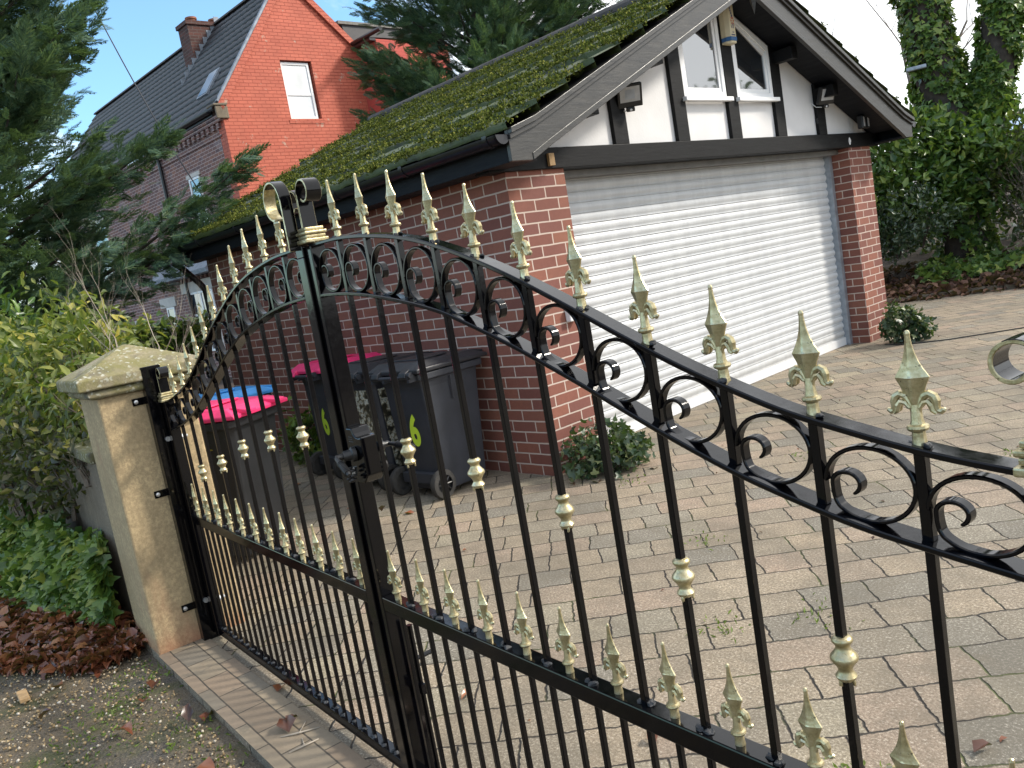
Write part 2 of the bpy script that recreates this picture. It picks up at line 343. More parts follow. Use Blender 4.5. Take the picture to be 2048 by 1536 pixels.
# ------------------------------------------------------------------ mesh building
class MB:
    def __init__(s): s.v = []; s.f = []; s.mi = []
    def add(s, vs, fs, mi=0):
        o = len(s.v); s.v += [tuple(p) for p in vs]; s.f += [tuple(i + o for i in f) for f in fs]; s.mi += [mi] * len(fs); return s
    def box(s, x0, x1, y0, y1, z0, z1, mi=0):
        vs = [(x, y, z) for z in (z0, z1) for y in (y0, y1) for x in (x0, x1)]
        return s.add(vs, [(0, 2, 3, 1), (4, 5, 7, 6), (0, 1, 5, 4), (2, 6, 7, 3), (0, 4, 6, 2), (1, 3, 7, 5)], mi)
    def prism(s, poly, a, b, axis='y', mi=0):
        # poly of (p,q); extruded along axis from a to b. y: (x,z); x: (y,z); z: (x,y)
        def P(p, t): return {'y': (p[0], t, p[1]), 'x': (t, p[0], p[1]), 'z': (p[0], p[1], t)}[axis]
        n = len(poly); vs = [P(p, a) for p in poly] + [P(p, b) for p in poly]
        fs = [tuple(range(n - 1, -1, -1)), tuple(range(n, 2 * n))] + [(i, (i + 1) % n, n + (i + 1) % n, n + i) for i in range(n)]
        return s.add(vs, fs, mi)
    def ring_prism(s, outer, inner, a, b, mi=0):
        # frame in the xz plane between two polygons with the same count, along y
        n = len(outer); vs = [(p[0], a, p[1]) for p in outer] + [(p[0], a, p[1]) for p in inner] + [(p[0], b, p[1]) for p in outer] + [(p[0], b, p[1]) for p in inner]
        fs = []
        for i in range(n):
            j = (i + 1) % n
            fs += [(i, j, n + j, n + i), (2 * n + i, 3 * n + i, 3 * n + j, 2 * n + j), (i, 2 * n + i, 2 * n + j, j), (n + i, n + j, 3 * n + j, 3 * n + i)]
        return s.add(vs, fs, mi)
    def tube(s, pts, rad, n=8, mi=0, cap=True):
        pts = [Vector(p) for p in pts]; k = len(pts)
        rr = rad if isinstance(rad, (list, tuple)) else [rad] * k
        vs = []; up = None
        for i, p in enumerate(pts):
            d = (pts[min(i + 1, k - 1)] - pts[max(i - 1, 0)]).normalized()
            if up is None: up = Vector((0, 0, 1)) if abs(d.z) < 0.9 else Vector((1, 0, 0))
            a = d.cross(up).normalized(); up = a.cross(d).normalized()
            for j in range(n):
                t = 2 * PI * j / n; vs.append(p + (a * math.cos(t) + up * math.sin(t)) * rr[i])
        fs = [(i * n + j, i * n + (j + 1) % n, (i + 1) * n + (j + 1) % n, (i + 1) * n + j) for i in range(k - 1) for j in range(n)]
        if cap: fs += [tuple(range(n - 1, -1, -1)), tuple(range((k - 1) * n, k * n))]
        return s.add(vs, fs, mi)
    def lathe(s, prof, c=(0, 0, 0), n=14, axis='z', mi=0):
        vs = []
        for r, z in prof:
            for j in range(n):
                t = 2 * PI * j / n; a, b_ = r * math.cos(t), r * math.sin(t)
                p = {'z': (a, b_, z), 'x': (z, a, b_), 'y': (a, -z, b_)}[axis]
                vs.append((p[0] + c[0], p[1] + c[1], p[2] + c[2]))
        k = len(prof)
        fs = [(i * n + j, i * n + (j + 1) % n, (i + 1) * n + (j + 1) % n, (i + 1) * n + j) for i in range(k - 1) for j in range(n)]
        fs += [tuple(range(n - 1, -1, -1)), tuple(range((k - 1) * n, k * n))]
        return s.add(vs, fs, mi)
    def ribbon(s, path, y0, y1, th, mi_face=0, mi_edge=0):
        # strip following path (x,z), between y0 and y1, thickness th
        k = len(path); vs = []
        for i in range(k):
            ax, az = path[max(i - 1, 0)]; bx, bz = path[min(i + 1, k - 1)]
            dx, dz = bx - ax, bz - az; l = math.hypot(dx, dz) or 1; nx, nz = -dz / l, dx / l
            t = th[i] if isinstance(th, (list, tuple)) else th
            x, z = path[i]
            vs += [(x + nx * t / 2, y0, z + nz * t / 2), (x - nx * t / 2, y0, z - nz * t / 2), (x - nx * t / 2, y1, z - nz * t / 2), (x + nx * t / 2, y1, z + nz * t / 2)]
        o = len(s.v); s.v += vs
        for i in range(k - 1):
            a = o + i * 4; b_ = a + 4
            for j, mi in ((0, mi_edge), (1, mi_face), (2, mi_edge), (3, mi_face)):
                s.f.append((a + j, a + (j + 1) % 4, b_ + (j + 1) % 4, b_ + j)); s.mi.append(mi)
        s.f += [(o, o + 3, o + 2, o + 1), tuple(o + (k - 1) * 4 + j for j in range(4))]; s.mi += [mi_edge, mi_edge]
        return s
    def blob(s, c, r, seed=0, mi=0, jit=0.3):
        rn = random.Random(seed); vs = []; fs = []
        rows, n = 4, 7
        vs.append((c[0], c[1], c[2] - r[2]))
        for i in range(1, rows):
            ph = PI * i / rows
            for j in range(n):
                t = 2 * PI * j / n; q = 1 + rn.uniform(-jit, jit)
                vs.append((c[0] + r[0] * q * math.sin(ph) * math.cos(t), c[1] + r[1] * q * math.sin(ph) * math.sin(t), c[2] - r[2] * q * math.cos(ph)))
        vs.append((c[0], c[1], c[2] + r[2]))
        for j in range(n):
            fs.append((0, 1 + (j + 1) % n, 1 + j)); fs.append((len(vs) - 1, 1 + (rows - 2) * n + j, 1 + (rows - 2) * n + (j + 1) % n))
            for i in range(rows - 2):
                a = 1 + i * n; b_ = a + n
                fs.append((a + j, a + (j + 1) % n, b_ + (j + 1) % n, b_ + j))
        return s.add(vs, fs, mi)
    def build(s, name, mats, parent=None, smooth=False, bevel=0.0, seg=2):
        me = bpy.data.meshes.new(name); me.from_pydata(s.v, [], s.f)
        if not isinstance(mats, (list, tuple)): mats = [mats]
        for m in mats: me.materials.append(m)
        me.polygons.foreach_set('material_index', s.mi)
        me.update()
        uvl = me.uv_layers.new(name='UVMap')
        V = me.vertices
        for p in me.polygons:
            n = p.normal
            if abs(n.z) > 0.95: t, q = Vector((1, 0, 0)), Vector((0, 1, 0))
            else:
                t = Vector((0, 0, 1)).cross(n).normalized(); q = n.cross(t)
            for li, vi in zip(p.loop_indices, p.vertices):
                co = V[vi].co; uvl.data[li].uv = (co.dot(t), co.dot(q))
        o = bpy.data.objects.new(name, me); COL.objects.link(o)
        if parent is not None: o.parent = parent
        if bevel:
            b = o.modifiers.new('edge', 'BEVEL'); b.width = bevel; b.segments = seg; b.limit_method = 'ANGLE'; b.angle_limit = R(40); b.harden_normals = False
        if smooth:
            me.polygons.foreach_set('use_smooth', [True] * len(me.polygons))
            try: me.set_sharp_from_angle(angle=R(42))
            except Exception: pass
        return o

def tag(o, label=None, cat=None, group=None, kind=None):
    if label: o['label'] = label
    if cat: o['category'] = cat
    if group: o['group'] = group
    if kind: o['kind'] = kind
    return o
def empty(name, loc=(0, 0, 0), rz=0.0, label=None, cat=None, group=None):
    o = bpy.data.objects.new(name, None); COL.objects.link(o); o.location = loc; o.rotation_euler = (0, 0, rz); o.empty_display_size = 0.1
    return tag(o, label, cat, group)
def copy_tree(o, parent=None):
    c = o.copy(); COL.objects.link(c)
    if parent is not None: c.parent = parent
    for ch in [x for x in list(bpy.data.objects) if x.parent == o]: copy_tree(ch, c)
    return c
def mesh_np(name, V, F, mat, parent=None, smooth=False):
    me = bpy.data.meshes.new(name); V = np.ascontiguousarray(V, dtype=np.float32); F = np.ascontiguousarray(F, dtype=np.int32)
    me.vertices.add(len(V)); me.vertices.foreach_set('co', V.ravel())
    k = F.shape[1]; me.loops.add(F.size); me.loops.foreach_set('vertex_index', F.ravel())
    me.polygons.add(len(F)); me.polygons.foreach_set('loop_start', np.arange(0, F.size, k, dtype=np.int32))
    me.update(calc_edges=True); me.validate()
    if smooth: me.polygons.foreach_set('use_smooth', [True] * len(me.polygons))
    me.materials.append(mat)
    o = bpy.data.objects.new(name, me); COL.objects.link(o)
    if parent is not None: o.parent = parent
    return o
def unit(a): return a / np.maximum(np.linalg.norm(a, axis=-1, keepdims=True), 1e-9)
def scatter(tv, tf, P, fwd, nrm, scale, width=None):
    # template x: side, y: forward, z: normal
    P = np.asarray(P, float); fwd = unit(np.asarray(fwd, float)); side = unit(np.cross(fwd, nrm)); nn = np.cross(side, fwd)
    s = np.asarray(scale, float).reshape(-1, 1, 1); w = s if width is None else np.asarray(width, float).reshape(-1, 1, 1)
    tv = np.asarray(tv, float)
    V = P[:, None, :] + side[:, None, :] * tv[None, :, 0:1] * w + fwd[:, None, :] * tv[None, :, 1:2] * s + nn[:, None, :] * tv[None, :, 2:3] * s
    n = len(tv); F = np.asarray(tf)[None] + (np.arange(len(P)) * n)[:, None, None]
    return V.reshape(-1, 3), F.reshape(-1, len(tf[0]))
LEAF_V = [(0, 0, 0), (-0.42, 0.38, 0.10), (-0.22, 0.78, 0.06), (0, 1.0, -0.10), (0.22, 0.78, 0.06), (0.42, 0.38, 0.10), (0, 0.5, 0.0)]
LEAF_F = [(0, 6, 2), (0, 2, 1), (6, 3, 2), (0, 4, 6), (0, 5, 4), (6, 4, 3)]
LEAF4_V = [(0, 0, 0), (-0.45, 0.45, 0.12), (0, 1.0, -0.08), (0.45, 0.45, 0.12)]
LEAF4_F = [(0, 3, 2), (0, 2, 1)]
# ivy outline: three pointed lobes, two halves folded along the midrib
IVY_V = [(0, 0, 0), (-0.50, 0.10, 0.05), (-0.55, 0.42, 0.10), (-0.24, 0.48, 0.05), (0, 1.0, -0.05), (0.24, 0.48, 0.05), (0.55, 0.42, 0.10), (0.50, 0.10, 0.05)]
IVY_F = [(0, 3, 2), (0, 2, 1), (0, 4, 3), (0, 7, 6), (0, 6, 5), (0, 5, 4)]
def rand_dirs(n, up=0.0):
    d = RNG.normal(size=(n, 3)); d[:, 2] += up; return unit(d)
# ------------------------------------------------------------------ camera, light, sky
cam = bpy.data.cameras.new('camera'); co_ = bpy.data.objects.new('camera', cam); COL.objects.link(co_)
cam.sensor_fit = 'HORIZONTAL'; cam.sensor_width = 36.0; cam.lens = 1677.08 / 2048 * 36.0; cam.clip_end = 2000; cam.clip_start = 0.05
Rm = Matrix(((0.605, 0.778, -0.171), (-0.006, 0.219, 0.976), (-0.796, 0.589, -0.137)))
r_ = Vector(CAM_R); u_ = Vector(CAM_U); f_ = Vector(CAM_F)
mw = Matrix((r_, u_, -f_)).transposed().to_4x4(); mw.translation = Vector(CAM_C)
co_.matrix_world = mw
SC.camera = co_
cam.dof.use_dof = False

SUN_AZ, SUN_EL = R(34), R(37)          # azimuth clockwise from +Y
sd = Vector((math.sin(SUN_AZ) * math.cos(SUN_EL), math.cos(SUN_AZ) * math.cos(SUN_EL), math.sin(SUN_EL)))
sun = bpy.data.lights.new('sun', 'SUN'); sun.energy = 3.1; sun.angle = R(8); sun.color = (1.0, 0.93, 0.82)
so = bpy.data.objects.new('sun', sun); COL.objects.link(so); so.rotation_euler = sd.to_track_quat('Z', 'Y').to_euler()
W = bpy.data.worlds.new('World'); SC.world = W; W.use_nodes = True
nt = W.node_tree; bg = nt.nodes['Background']
sky = nt.nodes.new('ShaderNodeTexSky'); sky.sky_type = 'NISHITA'; sky.sun_disc = False
sky.sun_elevation = SUN_EL; sky.sun_rotation = SUN_AZ; sky.air_density = 1.0; sky.dust_density = 0.6; sky.ozone_density = 1.5
co = nt.nodes.new('ShaderNodeTexCoord').outputs['Generated']
cl = N(nt, 'ShaderNodeTexNoise'); cl.inputs['Scale'].default_value = 2.6; cl.inputs['Detail'].default_value = 7; cl.inputs['Roughness'].default_value = 0.55; cl.inputs['Distortion'].default_value = 0.4
mp = nt.nodes.new('ShaderNodeMapping'); mp.inputs['Scale'].default_value = (1, 1, 2.2); mp.inputs['Location'].default_value = (0.35, 0.1, 0.2)
L(nt, co, mp.inputs[0]); L(nt, mp.outputs[0], cl.inputs['Vector'])
dt = nt.nodes.new('ShaderNodeVectorMath'); dt.operation = 'DOT_PRODUCT'; L(nt, co, dt.inputs[0]); dt.inputs[1].default_value = (0.45, 0.85, 0.1)
side = ramp(nt, dt.outputs['Value'], [(0.10, 0.0), (0.62, 0.62)])
cm = math_(nt, 'ADD', cl.outputs['Fac'], side)
cmask = ramp(nt, cm, [(0.46, 0.05), (0.62, 0.96)])
tint = mix(nt, 1.0, sky.outputs[0], (0.86, 1.24, 1.36), 'MULTIPLY')
cloud = mix(nt, cmask, tint, (8.2, 8.3, 8.4))
L(nt, cloud, bg.inputs['Color']); bg.inputs['Strength'].default_value = 0.15
SC.view_settings.view_transform = 'Standard'; SC.view_settings.look = 'None'; SC.view_settings.gamma = 1.0; SC.view_settings.exposure = 0.53
SC.cycles.max_bounces = 8; SC.cycles.transparent_max_bounces = 8

# ------------------------------------------------------------------ the gates
LX = [0.0, 0.10, 0.20, 0.32, 0.456, 0.568, 0.688, 0.832, 0.965, 1.095, 1.235, 1.398, 1.589, 1.74]
LZ = [1.562, 1.561, 1.560, 1.549, 1.529, 1.504, 1.466, 1.411, 1.351, 1.288, 1.224, 1.163, 1.118, 1.099]
L2X = [0.0, 0.084, 0.198, 0.314, 0.463, 0.608, 0.81, 0.99, 1.174, 1.313, 1.491, 1.743]
L2Z = [1.432, 1.430, 1.424, 1.410, 1.384, 1.352, 1.280, 1.205, 1.122, 1.066, 1.014, 0.974]
def smooth_curve(xs, zs):
    xs = np.array(xs); zs = np.array(zs); g = np.linspace(xs[0], xs[-1], 400); z = np.interp(g, xs, zs)
    k = np.hanning(45); k /= k.sum(); zp = np.concatenate([np.full(22, 2 * z[0]) - z[22:0:-1], z, np.full(22, 2 * z[-1]) - z[-2:-24:-1]])
    return g, np.convolve(zp, k, 'valid')
G1 = smooth_curve(LX, LZ); G2 = smooth_curve(L2X, L2Z)
def arch1(x): return float(np.interp(abs(x), *G1))
def arch2(x): return float(np.interp(abs(x), *G2))
BARX = [0.174 + 0.14 * k for k in range(11)]
RT = 0.009      # arch strip thickness
MIDT, MIDB, BOTT, BOTB = 0.594, 0.554, 0.065, 0.030
HB = 0.0061     # half bar

def spike_mesh():
    mb = MB(); n = 10
    mb.lathe([(0.0095, -0.002), (0.0085, 0.004), (0.0078, 0.016), (0.0082, 0.017), (0.0118, 0.0185), (0.0132, 0.0215), (0.0122, 0.0245), (0.0085, 0.026), (0.0072, 0.031), (0.0066, 0.040), (0.0050, 0.050)], n=12)
    # blade: flattened diamond sections with concave edges
    sec = [(0.045, 0.004, 0.004), (0.053, 0.0105, 0.0065), (0.062, 0.0155, 0.0075), (0.0725, 0.0205, 0.0085), (0.0815, 0.0265, 0.0095), (0.0835, 0.0275, 0.0105), (0.0855, 0.0260, 0.0095), (0.094, 0.0185, 0.0082), (0.104, 0.0122, 0.0068), (0.114, 0.0078, 0.0055), (0.124, 0.0052, 0.0045), (0.133, 0.0040, 0.0040), (0.1365, 0.0046, 0.0046), (0.1395, 0.0034, 0.0034), (0.1405, 0.0012, 0.0012)]
    vs = []; 
    for z, a, d in sec:
        a *= 0.74; d *= 0.9
        vs += [(a, -0.0012, z), (a * 0.10, -d, z), (-a * 0.10, -d, z), (-a, -0.0012, z), (-a, 0.0012, z), (-a * 0.10, d, z), (a * 0.10, d, z), (a, 0.0012, z)]
    fs = [(i * 8 + j, i * 8 + (j + 1) % 8, (i + 1) * 8 + (j + 1) % 8, (i + 1) * 8 + j) for i in range(len(sec) - 1) for j in range(8)]
    fs += [tuple(range(7, -1, -1)), tuple(range((len(sec) - 1) * 8, len(sec) * 8))]
    mb.add(vs, fs)
    for s in (-1, 1):   # the curled petals
        path = [(0.003, 0.034), (0.005, 0.044), (0.009, 0.0535), (0.0155, 0.0605), (0.0235, 0.0630), (0.0305, 0.0600), (0.0335, 0.0540), (0.0330, 0.0480), (0.0350, 0.0430), (0.0400, 0.0415), (0.0445, 0.0440), (0.0460, 0.0455)]
        rad = [0.0042, 0.0046, 0.0050, 0.0056, 0.0062, 0.0066, 0.0066, 0.0060, 0.0054, 0.0048, 0.0038, 0.0020]
        mb.tube([(s * x * 0.74, 0, z) for x, z in path], [q * 0.82 for q in rad], 8)
        path2 = [(0.008, 0.046), (0.0145, 0.0525), (0.0215, 0.0540), (0.0265, 0.0490), (0.0285, 0.0430), (0.0335, 0.0395)]
        mb.tube([(s * x * 0.74, -0.003, z) for x, z in path2], [0.002, 0.003, 0.0036, 0.0038, 0.0034, 0.002], 6)
        mb.tube([(s * x * 0.74, 0.003, z) for x, z in path2], [0.002, 0.003, 0.0036, 0.0038, 0.0034, 0.002], 6)
    return mb
def collar_mb():
    pr = [(0.0130, -0.0335), (0.0160, -0.0320), (0.0185, -0.0290), (0.0195, -0.0265), (0.0170, -0.0235), (0.0140, -0.0205), (0.0130, -0.0170), (0.0150, -0.0130), (0.0195, -0.0075), (0.0245, -0.0030), (0.0255, 0.0005), (0.0240, 0.0040), (0.0190, 0.0085), (0.0150, 0.0125), (0.0130, 0.0165), (0.0140, 0.0200), (0.0170, 0.0225), (0.0195, 0.0255), (0.0190, 0.0285), (0.0160, 0.0310), (0.0130, 0.0325)]
    mb = MB(); mb.lathe([(max(r * 0.76, 0.0092), z) for r, z in pr], n=16)
    rn = random.Random(5)
    for k in range(3): mb.blob((0.011 * math.cos(k * 2.2), 0.011 * math.sin(k * 2.2), -0.034), (0.003, 0.003, 0.006), k)
    return mb
def curl_path(R0=0.0575):
    # a full ring running on into a small inner curl at its left
    p = []
    for i in range(36):                      # ring: from the left, over the top and round to the lower left
        a = PI - 2 * PI * 0.875 * i / 35
        p.append((R0 * math.cos(a), R0 * math.sin(a)))
    cx, cz, r0 = -0.51 * R0, -0.03 * R0, 0.335 * R0
    p0 = p[-1]; p3 = (cx - r0, cz); d0 = (-0.7071, 0.7071)
    for i in range(1, 9):                    # leaves the ring on its inner side
        t = i / 9; q1 = (p0[0] + d0[0] * 0.20 * R0, p0[1] + d0[1] * 0.20 * R0); q2 = (p3[0], p3[1] - 0.25 * R0); u = 1 - t
        p.append(tuple(u ** 3 * p0[k] + 3 * u * u * t * q1[k] + 3 * u * t * t * q2[k] + t ** 3 * p3[k] for k in (0, 1)))
    for i in range(0, 19):
        a = PI - 1.36 * PI * i / 18; rr = r0 * (1 - 0.12 * i / 18)
        p.append((cx + rr * math.cos(a), cz + rr * math.sin(a)))
    return p
SPIKE = COLLAR = None
def gate_leaf(name, sgn, label):
    """sgn +1: leaf on the +X side, -1: leaf on the -X side"""
    global SPIKE, COLLAR
    root = empty(name, (0, 0, 0), 0, label, 'gate', 'two leaves of the driveway gate')
    B = M['gate']; Gd = M['gold']
    X = lambda x: sgn * x
    def bx(mb, x0, x1, *a):
        x0, x1 = sorted((X(x0), X(x1))); return mb.box(x0, x1, *a)
    xs0, xs1 = 0.003, 0.046
    mb = MB(); bx(mb, xs0, xs1, -0.020, 0.022, 0.02, 1.556); mb.build('meeting_stile', B, root, bevel=0.003)
    mb = MB(); bx(mb, 1.695, 1.738, -0.020, 0.022, 0.02, 1.098); mb.build('hinge_stile', B, root, bevel=0.003)
    gx = np.linspace(0.030, 1.735, 90)
    mb = MB(); mb.ribbon([(X(x), arch1(x) - RT / 2) for x in gx], -0.0175, 0.0175, RT); mb.build('top_arch_rail', B, root, smooth=True, bevel=0.002)
    gx = np.linspace(0.047, 1.694, 90)
    mb = MB(); mb.ribbon([(X(x), arch2(x) - RT / 2) for x in gx], -0.0205, 0.0205, RT); mb.build('lower_arch_rail', B, root, smooth=True, bevel=0.002)
    mb = MB(); bx(mb, 0.047, 1.694, -0.020, 0.020, MIDB, MIDT); mb.build('middle_rail', B, root, bevel=0.003)
    mb = MB(); bx(mb, 0.047, 1.694, -0.018, 0.018, BOTB, BOTT); mb.build('bottom_rail', B, root, bevel=0.003)
    allb = [0.174 + 0.07 * j for j in range(-1, 22)]
    for k, x in enumerate(BARX):
        mb = MB(); z2 = arch2(x); z1 = arch1(x)
        mb.box(X(x) - HB, X(x) + HB, -HB, HB, MIDT - 0.001, z2 - RT + 0.0005); mb.box(X(x) - HB - 0.0008, X(x) + HB + 0.0008, -HB - 0.0008, HB + 0.0008, z2 - 0.001, z1 - RT + 0.0005)
        for q in range(6):
            rn = random.Random(k * 10 + q + (500 if sgn > 0 else 0))
            if q < 4: mb.blob((X(x) + rn.uniform(-0.015, 0.015), rn.uniform(-0.013, 0.008), z1 - rn.uniform(-.001, 0.0025)), (0.006, 0.006, 0.004), q, 1, 0.45)
            else: mb.blob((X(x) + (q - 4.5) * 0.018, rn.uniform(-0.010, 0.004), MIDT + 0.001), (0.010, 0.010, 0.006), q + k, 1, 0.4)
        bar = mb.build('upright_bar', [B, M['weld']], root, bevel=0.0018)
        if k % 2 == 1:
            zc = {1: 1.022, 3: 0.994, 5: 0.945, 7: 0.868, 9: 0.805}[k]
            if COLLAR is None: COLLAR = collar_mb().build('baluster_collar', Gd, None, smooth=True).data; bpy.data.objects.remove(bpy.data.objects['baluster_collar'])
            o = bpy.data.objects.new('baluster_collar', COLLAR); COL.objects.link(o); o.parent = root; o.location = (X(x), 0, zc); o.rotation_euler = (0, 0, k * 0.7)
    for x in allb:
        mb = MB(); mb.box(X(x) - HB + 0.0005, X(x) + HB - 0.0005, -HB + 0.0005, HB - 0.0005, BOTT - 0.001, MIDB + 0.001)
        for q in (0, 1): mb.blob((X(x) + (q - 0.5) * 0.016, random.uniform(-0.010, 0.002), BOTT + 0.001), (0.009, 0.009, 0.006), q + int(x * 100), 1, 0.4)
        mb.build('lower_bar', [B, M['weld']], root, bevel=0.0016)
    if SPIKE is None:
        SPIKE = spike_mesh().build('spearhead', Gd, None, smooth=True, bevel=0).data
        try: SPIKE.set_sharp_from_angle(angle=R(17))
        except Exception: pass
        bpy.data.objects.remove(bpy.data.objects['spearhead'])
    for x in BARX:
        o = bpy.data.objects.new('spearhead', SPIKE); COL.objects.link(o); o.parent = root; o.location = (X(x), 0, arch1(x) - 0.001)
        rn = random.Random(int(x * 1000)); o.rotation_euler = (rn.uniform(-.02, .02), rn.uniform(-.025, .025), rn.uniform(-0.1, 0.1)); o.scale = (1, 1, 1.0)
    for j in range(12):
        x = 0.104 + 0.14 * j
        o = bpy.data.objects.new('small_spearhead', SPIKE); COL.objects.link(o); o.parent = root; o.location = (X(x), 0, MIDT)
        rn = random.Random(int(x * 991)); o.rotation_euler = (rn.uniform(-.03, .03), rn.uniform(-.03, .03), rn.uniform(-0.12, 0.12)); o.scale = (0.98, 1, 1.0)
    # ring scrolls between the two arches
    for j in range(12):
        x = 0.105 + 0.14 * j
        if j == 0: x = 0.1075
        if j == 11: x = 1.638
        zt = arch1(x) - RT; zb = arch2(x); zc = (zt + zb) / 2 - 0.006
        Rr = 0.0590 if j in (0, 11) else 0.0605
        mb = MB()
        pth = [(X(x) + sgn * px * (Rr / 0.0575), zc + pz * ((zt - zb) / 2 - 0.0085) / 0.0575) for px, pz in curl_path()]
        n = len(pth); th = [0.0058] * (n - 3) + [0.0054, 0.0044, 0.003]
        mb.ribbon(pth, -0.0085, 0.0085, th)
        mb.build('ring_scroll', B, root, smooth=True, bevel=0.0015, seg=1)
    # flat strips curled at the tops of the stiles, their edges painted gold
    def strip(x, z0, z1, r, y0, y1, turn, direction, m2=Gd, faces=0):
        p = [(x, z0 + (z1 - z0) * i / 6) for i in range(7)]
        cx = x + direction * r
        for i in range(1, 25):
            a = turn * i / 24; rr = r * (1 - 0.42 * i / 24)
            p.append((cx - direction * rr * math.cos(a), z1 + rr * math.sin(a)))
        mb = MB(); mb.ribbon(p, y0, y1, 0.0055, faces, 1); return mb
    if sgn > 0:
        strip(0.024, 1.585, 1.690, 0.036, -0.020, 0.022, 1.75 * PI, 1).build('scroll_strip', [B, Gd], root, smooth=True, bevel=0.001, seg=1)
    else:
        strip(-0.022, 1.57, 1.678, 0.036, 0.000, 0.030, 1.75 * PI, -1).build('scroll_strip', [B, Gd], root, smooth=True, bevel=0.001, seg=1)
        cov = MB(); cov.box(-0.030, 0.012, -0.0285, -0.0215, 0.02, 1.53); cov.box(-0.030, 0.012, -0.0285, -0.0215, 1.53, 1.56); cov.build('cover_strip', B, root, bevel=0.002)
        p = [(-0.004, 1.55 + 0.135 * i / 6) for i in range(7)]
        for i in range(1, 27):
            a = 1.50 * PI * i / 26; rr = 0.054 * (1 - 0.16 * i / 26)
            p.append((-0.004 - 0.054 + rr * math.cos(a), 1.685 + rr * math.sin(a)))
        mb = MB(); o = len(mb.f); mb.ribbon(p, -0.055, -0.0225, 0.006, 0, 1)
        for q in range(len(mb.f)):
            if q // 4 > 17: mb.mi[q] = 1
        mb.build('front_scroll_strip', [B, Gd], root, smooth=True, bevel=0.001, seg=1)
    def block(x0, x1, z0):
        mb = MB(); e = 0
        for k, (gr, h) in enumerate(((0.010, 0.012), (0.0055, 0.010), (0.009, 0.009), (0.004, 0.010))):
            bx(mb, x0 - gr, x1 + gr, -0.022 - gr, 0.023 + gr, z0 + e, z0 + e + h - 0.0004); e += h
        return mb
    block(0.006, 0.046, 1.563).build('gold_post_collar', Gd, root, bevel=0.003)
    block(1.698, 1.736, 1.100).build('gold_post_collar', Gd, root, bevel=0.003)
    strip(X(1.722), 1.13, 1.222, 0.029, -0.020, 0.022, 1.8 * PI, -sgn).build('scroll_strip', [B, Gd], root, smooth=True, bevel=0.001, seg=1)
    # hinge bolts on the hinge stile
    for z in (0.935, 0.185):
        mb = MB(); a, b_ = sorted((X(1.680), X(1.765)))
        mb.tube([(X(1.742), -0.0265, z), (X(1.772), -0.0265, z)], 0.011, 8)
        mb.build('hinge_pin', M['zinc'], root, smooth=True); mb = MB()
        mb.lathe([(0.0, -0.036), (0.012, -0.036), (0.0125, -0.026), (0.015, -0.0255), (0.015, -0.0215)], (X(1.712), 0, z), 6, 'y')
        mb.lathe([(0.005, -0.048), (0.008, -0.047), (0.008, -0.036)], (X(1.712), 0, z), 8, 'y')
        mb.build('hinge_bolt', M['zinc'], root, smooth=True)
    return root
gateL = gate_leaf('driveway_gate', -1, 'black and gold iron gate leaf hung beside the stone pillar')
gateR = gate_leaf('driveway_gate', 1, 'black iron gate leaf carrying the lock box and lever handles')
# lock box with levers and knob on the right-hand leaf
B = M['black']
mb = MB()
prof = [(0.047, 0.925), (0.047, 1.072), (0.078, 1.072), (0.084, 1.058), (0.094, 1.050), (0.108, 1.048), (0.124, 1.050), (0.124, 0.948), (0.098, 0.925)]
mb.prism(prof, -0.026, 0.026); lk = mb.build('lock_box', M['gate'], gateR, bevel=0.003)
def lever(y, ang, nm):
    s = -1 if y < 0 else 1
    mb = MB(); mb.lathe([(0.020, 0), (0.020, 0.010), (0.015, 0.014), (0.013, 0.034)], (0, 0, 0), 14, 'y')
    p0 = Vector((0, -0.052, 0)); d = Vector((math.cos(ang), 0, math.sin(ang)))
    pts = [Vector((0, -0.01, 0)), p0] + [p0 + d * t for t in (0.004, 0.02, 0.035, 0.06, 0.085, 0.105, 0.115)]
    mb.tube(pts, [0.008, 0.008, 0.006, 0.006, 0.0075, 0.0092, 0.0088, 0.0072, 0.0035], 10)
    for t in np.linspace(0.040, 0.102, 9): mb.tube([p0 + d * t, p0 + d * (t + 0.003)], 0.0102, 10)
    o = mb.build(nm, B, lk, smooth=True)
    if s > 0:
        for v in o.data.vertices: v.co.y = -v.co.y
        o.data.flip_normals()
    o.location = (0.078, 0.026 * s, 1.005); return o
def lever_fix():
    a = lever(-1, R(-14), 'lever_handle'); a.rotation_euler = (0, 0, R(-12))
    b_ = lever(1, R(-4), 'lever_handle'); b_.rotation_euler = (0, 0, R(8))
lever_fix()
mb = MB(); mb.lathe([(0.021, -0.027), (0.021, -0.036), (0.017, -0.037), (0.017, -0.056), (0.012, -0.060)], (0.070, 0, 0.952), 12, 'y')
for k in range(8):
    t = 2 * PI * k / 8; mb.blob((0.070 + 0.017 * math.cos(t), -0.046, 0.952 + 0.017 * math.sin(t)), (0.0045, 0.010, 0.0045), k, 0, 0.05)
mb.build('lock_knob', B, lk, smooth=True)
mb = MB()
for k in range(3): mb.box(0.056, 0.080 - 0.002 * k, -0.0268, -0.026, 1.036 + k * 0.006, 1.038 + k * 0.006)
mb.build('raised_lettering', M['weld'], lk)
mb = MB(); mb.tube([(0.052, -0.0285, 0.948), (0.052, -0.0285, 0.966)], 0.006, 8); mb.build('keyhole_plate', M['zinc'], lk)
mb = MB(); mb.tube([(0.075, 0.030, 0.02), (0.075, 0.030, 0.50)], 0.008, 10); mb.tube([(0.075, 0.030, 0.40), (0.075, 0.085, 0.40)], 0.007, 8); mb.box(0.055, 0.095, 0.0205, 0.034, 0.30, 0.33); mb.build('drop_bolt', M['gate'], gateR, smooth=False)

